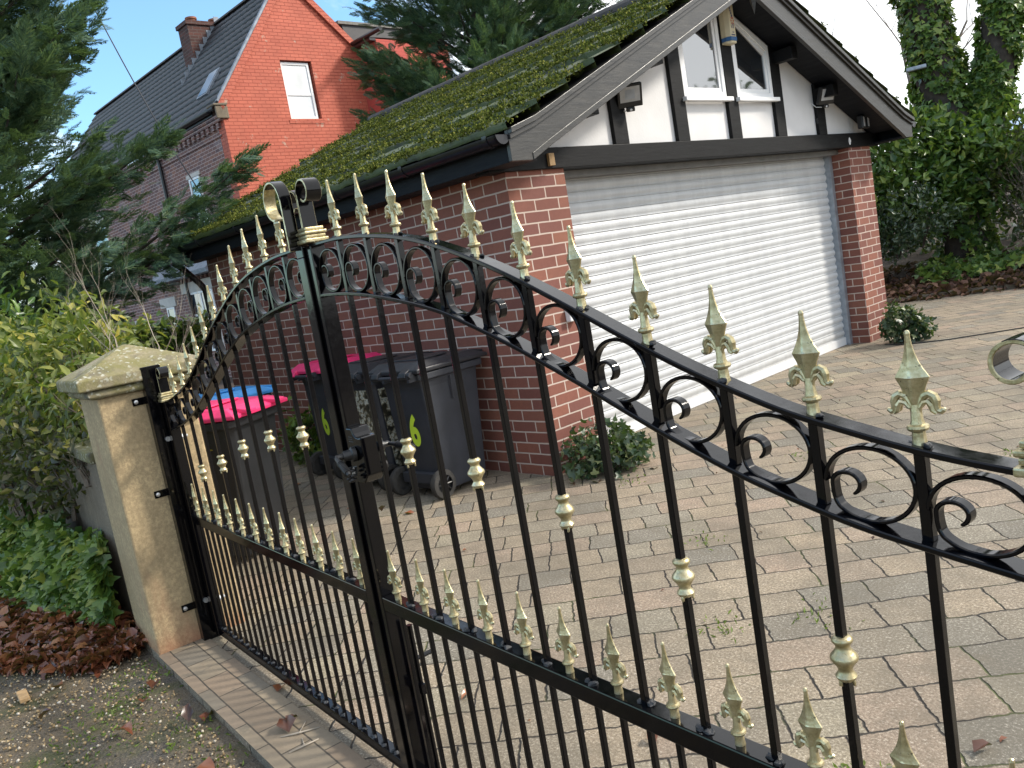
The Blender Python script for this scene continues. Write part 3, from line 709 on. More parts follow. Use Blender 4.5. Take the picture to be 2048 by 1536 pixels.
# ------------------------------------------------------------------ stone pillar, steel post and low wall
pil = empty('stone_gate_pillar', (-2.0, -0.058, 0), 0, 'square sandstone pillar with lichen covered pyramid cap beside the gate', 'pillar')
mb = MB(); mb.box(-0.190, 0.193, -0.197, 0.197, -0.04, 1.165); mb.build('shaft', M['stone'], pil, bevel=0.008)
mb = MB()
pr = [(0.0, 0), (0.018, 0.002), (0.032, 0.014), (0.034, 0.028), (0.026, 0.040), (0.012, 0.044)]
def sq(mb, w, d, z): return [(-w, -d, z), (w, -d, z), (w, d, z), (-w, d, z)]
def loft(mb, rings):
    o = len(mb.v)
    for r in rings: mb.v += r
    for i in range(len(rings) - 1):
        for j in range(4):
            mb.f.append((o + i * 4 + j, o + i * 4 + (j + 1) % 4, o + (i + 1) * 4 + (j + 1) % 4, o + (i + 1) * 4 + j)); mb.mi.append(0)
    mb.f.append((o + 3, o + 2, o + 1, o)); mb.mi.append(0)
    k = o + (len(rings) - 1) * 4; mb.f.append((k, k + 1, k + 2, k + 3)); mb.mi.append(0)
loft(mb, [sq(mb, 0.193 + e, 0.199 + e, 1.1655 + z) for e, z in [(0.002, 0), (0.020, 0.001), (0.031, 0.012), (0.033, 0.022), (0.027, 0.034), (0.018, 0.039)]])
mb.build('moulding', M['cap'], pil, smooth=True)
mb = MB(); loft(mb, [sq(mb, 0.238, 0.262, 1.2055), sq(mb, 0.244, 0.268, 1.210), sq(mb, 0.244, 0.268, 1.252), sq(mb, 0.236, 0.260, 1.259), sq(mb, 0.016, 0.016, 1.366), sq(mb, 0.004, 0.004, 1.369)])
mb.build('pyramid_cap', M['cap'], pil, bevel=0.004)
post = empty('steel_hinge_post', (-1.78, 0, 0), 0, 'tall black steel box post bolted to the stone pillar', 'post')
mb = MB(); mb.box(-0.0255, 0.026, -0.070, 0.012, 0.0, 1.262); mb.build('tube', M['gate'], post, bevel=0.003)
for z in (1.118, 0.700, 0.165):
    mb = MB(); mb.box(-0.0263, -0.0195, -0.122, -0.0705, z - 0.016, z + 0.016); br_ = mb.build('fixing_bracket', M['gate'], post, bevel=0.001)
    mb = MB(); mb.lathe([(0.0, -0.009), (0.007, -0.008), (0.0095, -0.0195)][::-1] if False else [(0.0095, -0.0195), (0.0090, -0.013), (0.004, -0.011)], (0, -0.108, z), 8, 'x'); mb.build('bolt_head', M['zinc'], br_, smooth=True)
wall = empty('garden_wall', (-2.2, -0.2, 0), 0, 'low weathered stone wall running left from the gate pillar, mostly under ivy', 'wall')
mb = MB(); mb.box(-6.8, -0.004, -0.03, 0.19, -0.04, 0.845); mb.build('masonry', M['oldstone'], wall, bevel=0.01)
mb = MB(); rn = random.Random(3); x = -0.006
while x > -6.7:
    w = rn.uniform(0.5, 0.8); mb.box(x - w + 0.004, x, -0.075 + rn.uniform(-.006, .006), 0.215, 0.8455, 0.905 + rn.uniform(-.008, .006)); x -= w
mb.build('coping', M['oldcap'], wall, bevel=0.012)
# ------------------------------------------------------------------ the garage (local x along the front, y to the back, z up)
GX, GY, PSI = -2.172, 2.414, R(95.2276)
gar = empty('brick_garage', (GX, GY, 0), PSI, 'red brick garage with white roller shutter and black and white timbered gable', 'garage')
GW, GD = 5.26, 4.66
UC = 2.64
EU0, EU1 = -0.235, 5.515          # eave lines
TAN = 0.4424
RZ = 2.205 + (UC - EU0) * TAN    # top of roof plane at the ridge
SV, SB = -0.36, 4.90             # verge front and back
def roofz(u): return 2.205 + (u - EU0) * TAN if u <= UC else 2.205 + (EU1 - u) * TAN
mb = MB()
mb.box(0, 0.225, 0.2255, GD, -0.05, 2.02)                     # side wall
mb.box(0, 0.545, 0, 0.225, -0.05, 2.02)                         # left pier
mb.box(4.775, GW, 0, 0.225, -0.05, 2.02)                        # right pier
mb.box(GW - 0.225, GW, 0.2255, GD, -0.05, 2.02)
mb.box(0.2255, GW - 0.2255, GD - 0.225, GD, -0.05, 2.02)
mb.build('brick_wall', M['brick'], gar)
mb = MB(); mb.prism([(0.0, 2.021), (GW, 2.021), (GW, roofz(GW) - 0.10), (UC, RZ - 0.10), (0.0, roofz(0) - 0.10)], GD - 0.2, GD, 'y'); mb.build('rear_gable', M['brick'], gar)
# roller shutter: curved slats
pts = []; z = 0.0; zt = 1.995
prof = [(0.002, 0.0), (0.016, 0.003), (0.016, 0.007), (0.008, 0.018), (0.001, 0.034), (0.001, 0.050), (0.007, 0.066), (0.012, 0.0745)]
mb = MB(); sh = []
sh.append((0.0, 0.0)); sh.append((0.0, 0.085))
z = 0.086
while z < zt:
    for dy, dz in prof:
        if z + dz < zt: sh.append((dy, z + dz))
    z += 0.0772
n = len(sh); y0 = 0.235
vs = [(u, y0 + dy, zz) for u in (0.30, 4.80) for dy, zz in sh]
mb.add(vs, [(i, n + i, n + i + 1, i + 1) for i in range(n - 1)])
shut = mb.build('roller_shutter', M['shutter'], gar, smooth=True)
mb = MB(); mb.box(0.50, 4.80, 0.228, 0.262, 0.004, 0.082); mb.build('bottom_bar', M['white'], shut)
mb = MB(); mb.box(4.715, 4.772, 0.185, 0.28, 0.0, 1.985); mb.build('shutter_guide', M['steel'], gar)
mb = MB(); mb.box(0.548, 0.60, 0.185, 0.28, 0.0, 1.985); mb.build('shutter_guide', M['steel'], gar)
mb = MB(); mb.box(0.546, 4.774, 0.11, 0.26, 1.955, 1.999); 
for k in range(40): mb.box(0.65 + k * 0.1, 0.665 + k * 0.1, 0.1092, 0.1102, 1.97, 1.976)
mb.build('shutter_box', M['greybox'], gar)
# lintel beam and gable
mb = MB(); mb.box(-0.16, 5.44, -0.030, 0.105, 2.000, 2.137); mb.build('lintel_beam', M['timber'], gar, bevel=0.004)
mb = MB(); mb.prism([(0.0, 2.138), (GW, 2.138), (GW, roofz(GW) - 0.11), (UC, RZ - 0.11), (0.0, roofz(0) - 0.11)], 0.012, 0.10, 'y'); mb.build('rendered_gable', M['render'], gar)
STUDS = [1.192, 1.958, 2.725, 3.480, 4.247]
for u in STUDS:
    mb = MB(); w = 0.078
    mb.prism([(u - w, 2.1375), (u + w, 2.1375), (u + w, min(roofz(u + w), roofz(u - w)) - 0.12), (u - w, min(roofz(u + w), roofz(u - w)) - 0.12)], -0.022, 0.0115, 'y')
    mb.build('timber_stud', M['timber'], gar, bevel=0.003)
def gwin(u0, u1, zs):
    top = lambda u: roofz(u) - 0.215
    if u0 < UC < u1 + 0.2:
        pts = lambda g: [(u0 + g, zs + g), (u1 - g, zs + g), (u1 - g, top(u1) - g * 1.1), (u0 + g, top(u0) - g * 1.1)]
    else:
        k = u0 + 0.12
        pts = lambda g: [(u0 + g, zs + g), (u1 - g, zs + g), (u1 - g, top(u1) - g * 1.05), (u0 + g, top(u0) - g * 1.1)]
    mb = MB(); mb.ring_prism(pts(0.0), pts(0.045), -0.018, 0.011); mb.ring_prism(pts(0.046), pts(0.078), -0.008, 0.010)
    f = mb.build('gable_window', M['upvc'], gar, bevel=0.004)
    mb = MB(); mb.prism(pts(0.079), 0.002, 0.009, 'y'); mb.build('pane', M['glass'], f)
    mb = MB(); mb.box(u0 - 0.035, u1 + 0.035, -0.060, -0.0185, zs - 0.035, zs - 0.001); mb.build('sill', M['upvc'], f, bevel=0.004)
gwin(2.040, 2.643, 2.475); gwin(2.808, 3.400, 2.475)
# roof: two slopes of stepped, rippled tiles
def slope(name, ue, ur, mat):
    sg = 1 if ur > ue else -1
    Ls = math.hypot(ur - ue, (ur - ue) * TAN); rows = 10; ex = Ls / rows; cs, sn = 1 / math.hypot(1, TAN), TAN / math.hypot(1, TAN)
    ns = 210; V = []; F = []
    S = np.linspace(SV, SB, ns)
    rip = 0.012 * np.abs(np.sin(S * PI / 0.165)) 
    for r in range(rows):
        rn = np.random.default_rng(r + (50 if sg < 0 else 0))
        ph = 0.0825 * (r % 2)
        rip = 0.013 * (np.abs(np.sin((S + ph) * PI / 0.15)) ** 0.7)
        jig = rn.normal(0, 0.003, ns // 6 + 1).repeat(6)[:ns]
        base = len(V)
        for (d, h) in ((r * ex - 0.030, -0.025 if r else -0.002), (r * ex - 0.030, 0.034 if r else 0.024), (r * ex + 0.02, 0.030), ((r + 1) * ex + 0.01, 0.004)):
            for i in range(ns):
                hh = h + (rip[i] if h > 0 else 0) + jig[i]; dd = d + (jig[i] * 2 if d < r * ex else 0)
                V.append((ue + sg * (dd * cs - hh * sn), S[i], 2.205 + dd * sn + hh * cs))
        for k in range(3):
            for i in range(ns - 1):
                a = base + k * ns + i
                F.append((a, a + 1, a + ns + 1, a + ns) if sg > 0 else (a + ns, a + ns + 1, a + 1, a))
    return np.array(V), np.array(F), (Ls, cs, sn, ex, rows, sg)
roofo = None
def add_moss(parent, ue, info, nclump, seed):
    Ls, cs, sn, ex, rows, sg = info
    rg = np.random.default_rng(seed)
    P = []; A = []
    n = nclump
    row = rg.integers(0, rows, n); t = np.where(rg.random(n) < 0.35, np.abs(rg.normal(0, 0.08, n)), rg.random(n) * 0.92); s = rg.uniform(SV, SB, n)
    patch = np.sin(s * 2.1 + row * 1.7) + np.sin(s * 5.3 - row * 2.9 + 1.3) * 0.7 + rg.normal(0, 0.7, n)
    keep = (t < 0.93) & (patch > -0.55 + 0.9 * t)
    row, t, s = row[keep], t[keep], s[keep]
    d = row * ex + t * ex - 0.018 + 0.02 * rg.random(len(t)); h = 0.024 + 0.012 * np.abs(np.sin(s * PI / 0.15)) - 0.02 * t
    C = np.stack([ue + sg * (d * cs - h * sn), s, 2.205 + d * sn + h * cs], 1)
    m = len(C); k = 8
    # each tuft: small blades
    lum = np.clip(0.5 + 0.5 * np.sin(C[:, 1] * 31 + C[:, 0] * 17) * np.sin(C[:, 1] * 13 - C[:, 0] * 29), 0, 1); C = C + np.array([-sg * sn, 0, cs]) * (lum * 0.022)[:, None]; P = np.repeat(C, k, 0) + rg.normal(0, 0.012, (m * k, 3))
    nd = np.array([-sg * sn, 0, cs]); f = unit(rg.normal(0, 0.75, (m * k, 3)) + nd); nr = rg.normal(size=(m * k, 3))
    V, F = scatter(LEAF4_V, LEAF4_F, P, f, nr, rg.uniform(0.009, 0.022, m * k))
    return mesh_np('moss', V, F, M['moss'], parent)
for ue in (EU0, EU1):
    V, F, info = slope('roof', ue, UC, None)
    ro = mesh_np('tiled_roof', V, F, M['tile'], gar)
    ms_ = add_moss(ro, ue, info, 15000 if ue < 1 else 2500, 3 if ue < 1 else 4)
    # under-deck closes the roof from below
    sg = 1 if ue < UC else -1
    mb = MB(); mb.prism([(ue + sg * 0.02, 2.178), (UC, RZ - 0.030), (UC, RZ - 0.055), (ue + sg * 0.02, 2.150)], SV + 0.03, SB - 0.02, 'y'); mb.build('roof_deck', M['fascia'], gar)
mb = MB(); s = SV
rn = random.Random(2)
while s < SB - 0.1:
    w = 0.44; pr_ = [(UC + 0.125 * math.cos(a), RZ - 0.020 + 0.095 * math.sin(a) + rn.uniform(-.003, .003)) for a in np.linspace(0, PI, 9)]
    mb.prism(pr_, s, s + w - 0.006, 'y'); s += w
mb.build('ridge_tiles', M['ridge'], gar)
# bargeboards with bell-cast feet
def barge(sg):
    ue = EU0 if sg > 0 else EU1
    X = lambda d: ue + sg * d
    top = []; bot = []
    end = (UC - ue) * sg
    upper = [(-0.012, 2.196), (0.20, 2.262), (0.34, 2.322), (end, 2.322 + (end - 0.34) * TAN)]
    lower = [(-0.012, 2.012), (0.165, 2.012), (0.32, 2.085), (end, 2.085 + (end - 0.32) * TAN)]
    poly = [(X(d), z) for d, z in lower] + [(X(d), z) for d, z in reversed(upper)]
    mb = MB(); mb.prism(poly if sg > 0 else poly[::-1], SV + 0.022, SV + 0.050, 'y')
    # stepped mouldings along the upper edge and bead along the lower edge
    def band(lo, hi, y0, y1):
        a = [(X(d), z + lo) for d, z in upper]; b_ = [(X(d), z + hi) for d, z in reversed(upper)]
        p = a + b_; mb.prism(p if sg > 0 else p[::-1], y0, y1, 'y')
    band(-0.060, -0.030, SV + 0.004, SV + 0.0215); band(-0.0295, 0.004, SV - 0.014, SV + 0.0215)
    a = [(X(d), z + 0.0) for d, z in lower[1:]]; b_ = [(X(d), z + 0.042) for d, z in reversed(lower[1:])]
    p = a + b_; mb.prism(p if sg > 0 else p[::-1], SV + 0.0165, SV + 0.0215, 'y')
    return mb.build('bargeboard', M['barge'], gar, bevel=0.003)
barge(1); barge(-1)
# verge soffit, purlin brackets
for sg in (1, -1):
    ue = EU0 if sg > 0 else EU1
    mb = MB(); q = [(ue + sg * 0.22, 2.115), (UC, 2.115 + (UC - ue - sg * 0.22) * sg * TAN), (UC, 2.128 + (UC - ue - sg * 0.22) * sg * TAN), (ue + sg * 0.22, 2.128)]
    mb.prism(q if sg > 0 else q[::-1], SV + 0.051, 0.0, 'y')
    mb.prism([(ue + sg * 0.0, 2.0135), (ue + sg * 0.22, 2.0135), (ue + sg * 0.22, 2.030), (ue + sg * 0.0, 2.030)], SV + 0.051, SB - 0.05, 'y')
    mb.build('soffit', M['fascia'], gar)
    for d in (1.30, 2.0) if sg < 0 else (0.95, 1.75):
        u = ue + sg * d; z = 2.115 + (d - 0.22) * TAN
        mb = MB(); mb.prism([(u - 0.05, z - 0.13), (u + 0.05, z - 0.13), (u + 0.05, z + 0.02 * 0 - 0.004 - 0.05 * TAN), (u - 0.05, z - 0.004 - 0.05 * TAN)], SV + 0.16, -0.001, 'y')
        mb.build('purlin_end', M['timber'], gar, bevel=0.004)
# eaves: fascia, gutter, brackets, downpipe
for sg in (1, -1):
    ue = EU0 if sg > 0 else EU1
    mb = MB(); x0, x1 = sorted((ue + sg * 0.004, ue + sg * 0.026)); mb.box(x0, x1, SV + 0.051, SB - 0.04, 2.012, 2.170); mb.build('fascia_board', M['fascia'], gar)
    cx = ue - sg * 0.060; r = 0.055; cz = 2.165
    mb = MB(); out = [(cx + r * math.cos(a), cz + r * math.sin(a)) for a in np.linspace(PI, 2 * PI, 11)]; inn = [(cx + (r - 0.004) * math.cos(a), cz + (r - 0.004) * math.sin(a)) for a in np.linspace(2 * PI, PI, 11)]
    mb.prism(out + inn, SV + 0.02, SB + 0.02, 'y')
    for s in (SV + 0.02, SB - 0.0): mb.prism(out, s - 0.0015, s + 0.022, 'y')
    for s in np.arange(SV + 0.10, SB, 0.85):
        o2 = [(cx + (r + 0.006) * math.cos(a), cz + (r + 0.006) * math.sin(a)) for a in np.linspace(PI - 0.2, 2 * PI + 0.2, 11)]; i2 = [(cx + (r + 0.0006) * math.cos(a), cz + (r + 0.0006) * math.sin(a)) for a in np.linspace(2 * PI + 0.2, PI - 0.2, 11)]
        mb.prism(o2 + i2, s, s + 0.035, 'y')
    g = mb.build('gutter', M['gutter'], gar, smooth=True)
    if sg > 0:
        mb = MB(); s = SB - 0.18
        mb.tube([(cx, s, 2.12), (cx, s, 2.04), (cx + 0.04, s, 1.98), (-0.10, s, 1.80), (-0.052, s, 1.72), (-0.050, s, 1.60), (-0.050, s, 0.02)], 0.034, 12)
        for z in (1.45, 0.5): mb.box(-0.092, 0.0, s - 0.05, s + 0.05, z, z + 0.03)
        mb.build('downpipe', M['gutter'], gar, smooth=True)
# spike pendant under the apex
mb = MB(); mb.lathe([(0.001, -0.20), (0.030, -0.09), (0.030, -0.075), (0.016, -0.07), (0.016, 0.0), (0.022, 0.002), (0.022, 0.10)], (UC, SV + 0.0, RZ - 0.245), 4); mb.build('apex_pendant', M['barge'], gar)

# -------- things fixed to the garage
GM = Matrix.Translation((GX, GY, 0)) @ Matrix.Rotation(PSI, 4, 'Z')
def gl(u, s, z): return tuple(GM @ Vector((u, s, z)))
def floodlight(u, z, label, yaw):
    e = empty('floodlight', gl(u, -0.03, z), PSI + yaw, label, 'floodlight', 'floodlights on the garage gable')
    mb = MB(); mb.box(-0.02, 0.02, -0.04, 0.0, -0.045, 0.03); mb.box(-0.07, 0.07, -0.055, -0.035, -0.02, 0.0); mb.build('bracket', M['black'], e, bevel=0.003)
    h = MB(); h.box(-0.09, 0.09, -0.012, 0.028, -0.075, 0.085); h.box(-0.03, 0.03, -0.02, 0.02, -0.105, -0.075); ho = h.build('housing', M['black'], e, bevel=0.005)
    p = MB(); p.box(-0.072, 0.072, -0.0160, -0.0125, -0.035, 0.07); po = p.build('lens', M['lamp'], e)
    p = MB(); p.box(-0.035, 0.035, -0.0175, -0.0162, -0.015, 0.05); p2 = p.build('led_panel', M['steel'], e)
    p = MB(); p.blob((0, -0.022, -0.09), (0.011, 0.008, 0.009), 1, 0, 0.0); p3 = p.build('motion_sensor', M['white'], e, smooth=True)
    for o in (ho, po, p2, p3): o.location = (0.0, -0.085, 0.02); o.rotation_euler = (R(24), 0, 0)
    mb = MB(); mb.tube([(0.06, -0.02, -0.03), (-0.02, -0.035, -0.07), (-0.085, -0.02, -0.06), (-0.12, 0.0, -0.01)], 0.004, 6); mb.build('cable', M['white'], e, smooth=True)
    return e
floodlight(1.31, 2.435, 'black floodlight on the timber stud nearest the gutter side', R(-42))
floodlight(4.245, 2.455, 'black floodlight on the timber stud nearest the ivy tree side of the gable', R(-22))
def dome(u, z, label):
    e = empty('dome_sounder', gl(u, -0.0225, z), PSI, label, 'dome sensor', 'black domes on the garage gable')
    mb = MB(); mb.lathe([(0.062, -0.002), (0.064, -0.010), (0.060, -0.024)], (0, 0, 0), 18, 'y'); mb.build('base', M['black'], e, smooth=True)
    mb = MB(); mb.lathe([(0.056 * math.cos(t), -0.024 - 0.056 * math.sin(t)) for t in np.linspace(0, 1.5, 8)], (0, 0, 0), 18, 'y'); mb.build('dome', M['black'], e, smooth=True)
dome(1.185, 2.305, 'black round dome on the timber stud nearest the gutter side')
dome(4.225, 2.268, 'black round dome on the timber stud nearest the spotlight camera')
e = empty('spotlight_camera', gl(4.93, 0.0115, 2.225), PSI, 'white and black twin spotlight camera low on the gable corner', 'camera')
mb = MB(); mb.lathe([(0.070, 0), (0.075, -0.03), (0.070, -0.055)], (0, 0, 0), 20, 'y'); mb.build('base', M['white'], e, smooth=True)
mb = MB(); mb.lathe([(0.062, -0.0555), (0.066, -0.075), (0.060, -0.10)], (0, 0, 0), 20, 'y'); mb.box(-0.08, 0.08, -0.15, -0.09, -0.065, 0.065); mb.build('body', M['black'], e, bevel=0.012, seg=3)
for dx in (-0.05, 0.045):
    mb = MB(); mb.box(dx - 0.013, dx + 0.013, -0.154, -0.1505, -0.048, 0.045); mb.build('spotlight_lens', M['lamp'], e)
e = empty('alarm_box', gl(2.725, -0.0225, 2.895), PSI, 'cream alarm bell box with blue base high between the gable windows', 'alarm box')
mb = MB(); mb.prism([(-0.062, 0.0), (0.062, 0.0), (0.062, -0.045), (0.040, -0.080), (-0.040, -0.080), (-0.062, -0.045)], 0.050, 0.315, 'z'); mb.build('case', M['cream'], e, bevel=0.004)
mb = MB(); mb.prism([(-0.060, 0.0), (0.060, 0.0), (0.060, -0.044), (0.039, -0.078), (-0.039, -0.078), (-0.060, -0.044)], 0.0, 0.018, 'z'); mb.prism([(-0.064, -0.001), (0.064, -0.001), (0.064, -0.046), (0.042, -0.083), (-0.042, -0.083), (-0.064, -0.046)], 0.0185, 0.0495, 'z', 1); mb.build('base', [M['cream'], M['navy']], e, bevel=0.003)
mb = MB()
for k in range(5): mb.box(-0.026 + 0.006 * k, -0.012 + 0.006 * k, -0.0815, -0.0805, 0.285 - 0.020 * k, 0.302 - 0.020 * k)
for k in range(7): mb.box(-0.030 + 0.0085 * k, -0.0245 + 0.0085 * k, -0.0815, -0.0805, 0.058, 0.068)
for k in range(3): mb.box(-0.010 + 0.0085 * k, -0.0045 + 0.0085 * k, -0.0815, -0.0805, 0.080, 0.088)
for k in range(4): mb.box(-0.016 + 0.011 * k, -0.008 + 0.011 * k, -0.0815, -0.0805, 0.115 + (k % 2) * 0.02, 0.135 + (k % 2) * 0.02)
mb.build('printed_marks', M['ink'], e)
mb = MB()
for k in range(6):
    t = 2 * PI * k / 6; mb.box(0.006 + 0.018 * math.cos(t) - 0.006, 0.006 + 0.018 * math.cos(t) + 0.006, -0.0815, -0.0805, 0.175 + 0.024 * math.sin(t) - 0.007, 0.175 + 0.024 * math.sin(t) + 0.007)
mb.build('printed_emblem', M['redink'], e)
e = empty('oval_badge', gl(4.755, -0.0305, 2.058), PSI, 'small oval white and blue badge on the lintel beam', 'badge')
mb = MB(); mb.lathe([(0.030, 0), (0.030, -0.006), (0.026, -0.008)], (0, 0, 0), 18, 'y'); o = mb.build('plate', M['white'], e, smooth=True); o.scale = (0.75, 1, 1.25)
mb = MB(); mb.lathe([(0.020, -0.0085), (0.019, -0.0095)], (0, 0, 0), 14, 'y'); o = mb.build('printed_emblem', M['navy'], e); o.scale = (0.7, 1, 1.2)
mb = MB(); mb.box(-0.006, 0.006, -0.0105, -0.0097, -0.012, 0.012); mb.build('printed_mark', M['white'], e)
e = empty('wooden_block', gl(0.395, -0.0305, 2.056), PSI, 'small bare wooden block screwed to the beam end', 'wood block')
mb = MB(); mb.box(-0.026, 0.026, -0.022, 0, -0.040, 0.040); mb.build('block', M['wood'], e, bevel=0.002)
mb = MB(); mb.lathe([(0.007, -0.0222), (0.006, -0.0235)], (0, 0, 0.022), 8, 'y'); mb.build('screw_hole', M['black'], e)
e = empty('socket_box', gl(0.372, -0.001, 1.028), PSI, 'small white electrical box on the brick pier beside the shutter', 'socket')
mb = MB(); mb.box(-0.042, 0.042, -0.045, 0, -0.045, 0.045); mb.build('case', M['white'], e, bevel=0.006)
mb = MB(); mb.box(0.004, 0.014, -0.0475, -0.0452, -0.012, 0.014); mb.build('switch', M['greybox'], e)

# ------------------------------------------------------------------ wheelie bins
def bin_(loc, rz, label, lid, sticker=False, number=None, name='wheelie_bin', H=0.86, bm='binbody'):
    """local: back (wheels, hinge) faces -y, width along x, front at +y"""
    e = empty(name, loc, rz, label, 'bin', 'wheelie bins in the drive')
    w0, w1 = 0.205, 0.25; yb0, yb1 = 0.06, -0.0; yf0, yf1 = 0.47, 0.575
    def loop(w, yb, yf, z, r):
        return [(-w + r, yb, z), (w - r, yb, z), (w, yb + r, z), (w, yf - r, z), (w - r, yf, z), (-w + r, yf, z), (-w, yf - r, z), (-w, yb + r, z)]
    mb = MB()
    rings = [loop(w0, 0.075, yf0, 0.045, 0.03), loop(w0 + .004, 0.070, yf0 + .006, 0.09, 0.03), loop(w1 - 0.03, 0.035, yf1 - 0.04, H - 0.10, 0.03), loop(w1 - 0.024, 0.024, yf1 - 0.034, H - 0.05, 0.03), loop(w1, 0.0, yf1, H - 0.045, 0.03), loop(w1, -0.004, yf1 + 0.004, H - 0.004, 0.03), loop(w1 - 0.014, 0.01, yf1 - 0.01, H, 0.03)]
    o = len(mb.v)
    for rg_ in rings: mb.v += rg_
    for i in range(len(rings) - 1):
        for j in range(8): mb.f.append((o + i * 8 + j, o + i * 8 + (j + 1) % 8, o + (i + 1) * 8 + (j + 1) % 8, o + (i + 1) * 8 + j)); mb.mi.append(0)
    mb.f.append(tuple(range(7, -1, -1))); mb.mi.append(0); k = (len(rings) - 1) * 8; mb.f.append(tuple(range(k, k + 8))); mb.mi.append(0)
    mb.box(-0.16, 0.16, 0.02, 0.075, 0.10, 0.17)   # axle housing
    for s in (-1, 1):
        mb.prism([(s * (w1 - 0.016), H - 0.06), (s * (w1 - 0.005), H - 0.06), (s * (w1 - 0.012), H - 0.22), (s * (w1 - 0.022), H - 0.22)][::s], 0.25, 0.262, 'y')
    body = mb.build('body', M[bm], e, bevel=0.006)
    # rear hinge bar and grip
    mb = MB(); mb.tube([(-0.20, -0.055, H - 0.012), (0.20, -0.055, H - 0.012)], 0.013, 10)
    for x in (-0.19, -0.07, 0.07, 0.19): mb.box(x - 0.010, x + 0.010, -0.062, 0.01, H - 0.045, H - 0.004)
    for x in (-0.205, 0.205): mb.lathe([(0.0, -0.014), (0.020, -0.014), (0.021, 0.014), (0.0, 0.014)], (x, -0.052, H + 0.002), 12, 'x')
    mb.build('hinge_bar', M['binbody'], e, smooth=True)
    # lid
    mb = MB(); top = 0.075
    L0 = [(-w1 - 0.012, -0.035, H + 0.004), (w1 + 0.012, -0.035, H + 0.004), (w1 + 0.012, yf1 + 0.03, H + 0.004), (-w1 - 0.012, yf1 + 0.03, H + 0.004)]
    L1 = [(-w1 - 0.014, -0.037, H + 0.030), (w1 + 0.014, -0.037, H + 0.030), (w1 + 0.014, yf1 + 0.032, H + 0.026), (-w1 - 0.014, yf1 + 0.032, H + 0.026)]
    L2 = [(-w1 + 0.035, 0.035, H + top), (w1 - 0.035, 0.035, H + top), (w1 - 0.045, yf1 - 0.06, H + top - 0.012), (-w1 + 0.045, yf1 - 0.06, H + top - 0.012)]
    loft(mb, [L0, L1, L2])
    mb.box(-0.13, 0.13, 0.10, 0.36, H + top - 0.004, H + top + 0.008)
    mb.prism([(-0.13, 0), (0.13, 0), (0.12, 0.03), (-0.12, 0.03)], 0.40, 0.47, 'y') if False else None
    for x in (-0.14, 0.14): mb.prism([(yf1 - 0.05, H + 0.03), (yf1 + 0.065, H + 0.022), (yf1 + 0.065, H + 0.045), (yf1 - 0.05, H + 0.066)], x - 0.045, x + 0.045, 'x')
    for x in (-0.145, 0.145):
        mb.prism([(-0.078, H - 0.010), (-0.066, H + 0.022), (-0.02, H + 0.042), (0.02, H + 0.04), (0.0, H + 0.006), (-0.045, H - 0.024)], x - 0.035, x + 0.035, 'x')
    mb.build('lid', M[lid], e, bevel=0.007)
    for s in (-1, 1):
        wl = None
        mb = MB(); mb.lathe([(0.001, -0.004), (0.060, -0.006), (0.062, -0.026), (0.093, -0.022), (0.099, -0.012), (0.099, 0.012), (0.093, 0.022), (0.062, 0.026), (0.060, 0.006), (0.001, 0.004)], (s * 0.215, 0.045, 0.099), 24, 'x'); tyre = mb.build('wheel', M['rubber'], e, smooth=True)
        mb = MB(); mb.lathe([(0.0, 0.020 * s), (0.014, 0.022 * s), (0.016, 0.0275 * s), (0.016, 0.006 * s), (0.060, 0.006 * s), (0.0605, 0.0265 * s), (0.0635, 0.0265 * s), (0.0635, 0.0)], (s * 0.215, 0.045, 0.099), 20, 'x')
        for q in range(8):
            t = 2 * PI * q / 8; dy, dz = math.cos(t), math.sin(t)
            mb.tube([(s * 0.234, 0.045 + dy * 0.012, 0.099 + dz * 0.012), (s * 0.234, 0.045 + dy * 0.060, 0.099 + dz * 0.060)], 0.006, 5)
        mb.build('rim', M['black'], tyre, smooth=True)
    if sticker:
        mb = MB(); q0, q1 = 0.155, H - 0.115
        yb = lambda z: 0.072 + (0.035 - 0.072) * (z - 0.09) / (H - 0.19) - 0.003
        mb.add([(-0.185, yb(q0), q0), (0.185, yb(q0), q0), (0.205, yb(q1), q1), (-0.205, yb(q1), q1)], [(0, 1, 2, 3)])
        mb.add([(x, y + 0.001, z) for x, y, z in mb.v[:4]], [(3, 2, 1, 0)])
        xs = lambda z: w0 + .004 + (w1 - 0.03 - w0 - .004) * (z - 0.09) / (H - 0.19) + 0.002
        mb.add([(xs(q0), 0.115, q0), (xs(q0), 0.42, q0), (xs(q1), 0.47, q1), (xs(q1), 0.075, q1)], [(0, 1, 2, 3)])
        mb.build('patterned_sticker', M['sticker'], e)
    if number:
        cu = bpy.data.curves.new('house_number', 'FONT'); cu.body = number; cu.size = 0.30; cu.extrude = 0.0008; cu.offset = 0.011; cu.align_x = 'CENTER'
        tmp = bpy.data.objects.new('number_outline', cu); COL.objects.link(tmp); bpy.context.view_layer.update()
        me = bpy.data.meshes.new_from_object(tmp.evaluated_get(bpy.context.evaluated_depsgraph_get())); bpy.data.objects.remove(tmp)
        o = bpy.data.objects.new('house_number', me); COL.objects.link(o); o.parent = e; me.materials.clear(); me.materials.append(M['lime'])
        slope_ = math.atan2(0.037, H - 0.19)
        zz = 0.36; o.location = (0.02, 0.072 - 0.037 * (zz - 0.09) / (H - 0.19) - 0.0035, zz); o.rotation_euler = (PI / 2 + slope_, 0, 0); o.scale = (0.62, 0.95, 1)
    return e
bin_((-2.765, 1.70, 0), R(9), 'charcoal wheelie bin nearest the garage door, bare side towards the drive', 'binlid', number='6', H=0.845)
bin_((-3.375, 1.66, 0), R(5), 'wheelie bin covered in a shell pattern sticker between two numbered bins', 'binlid', sticker=True, H=0.85)
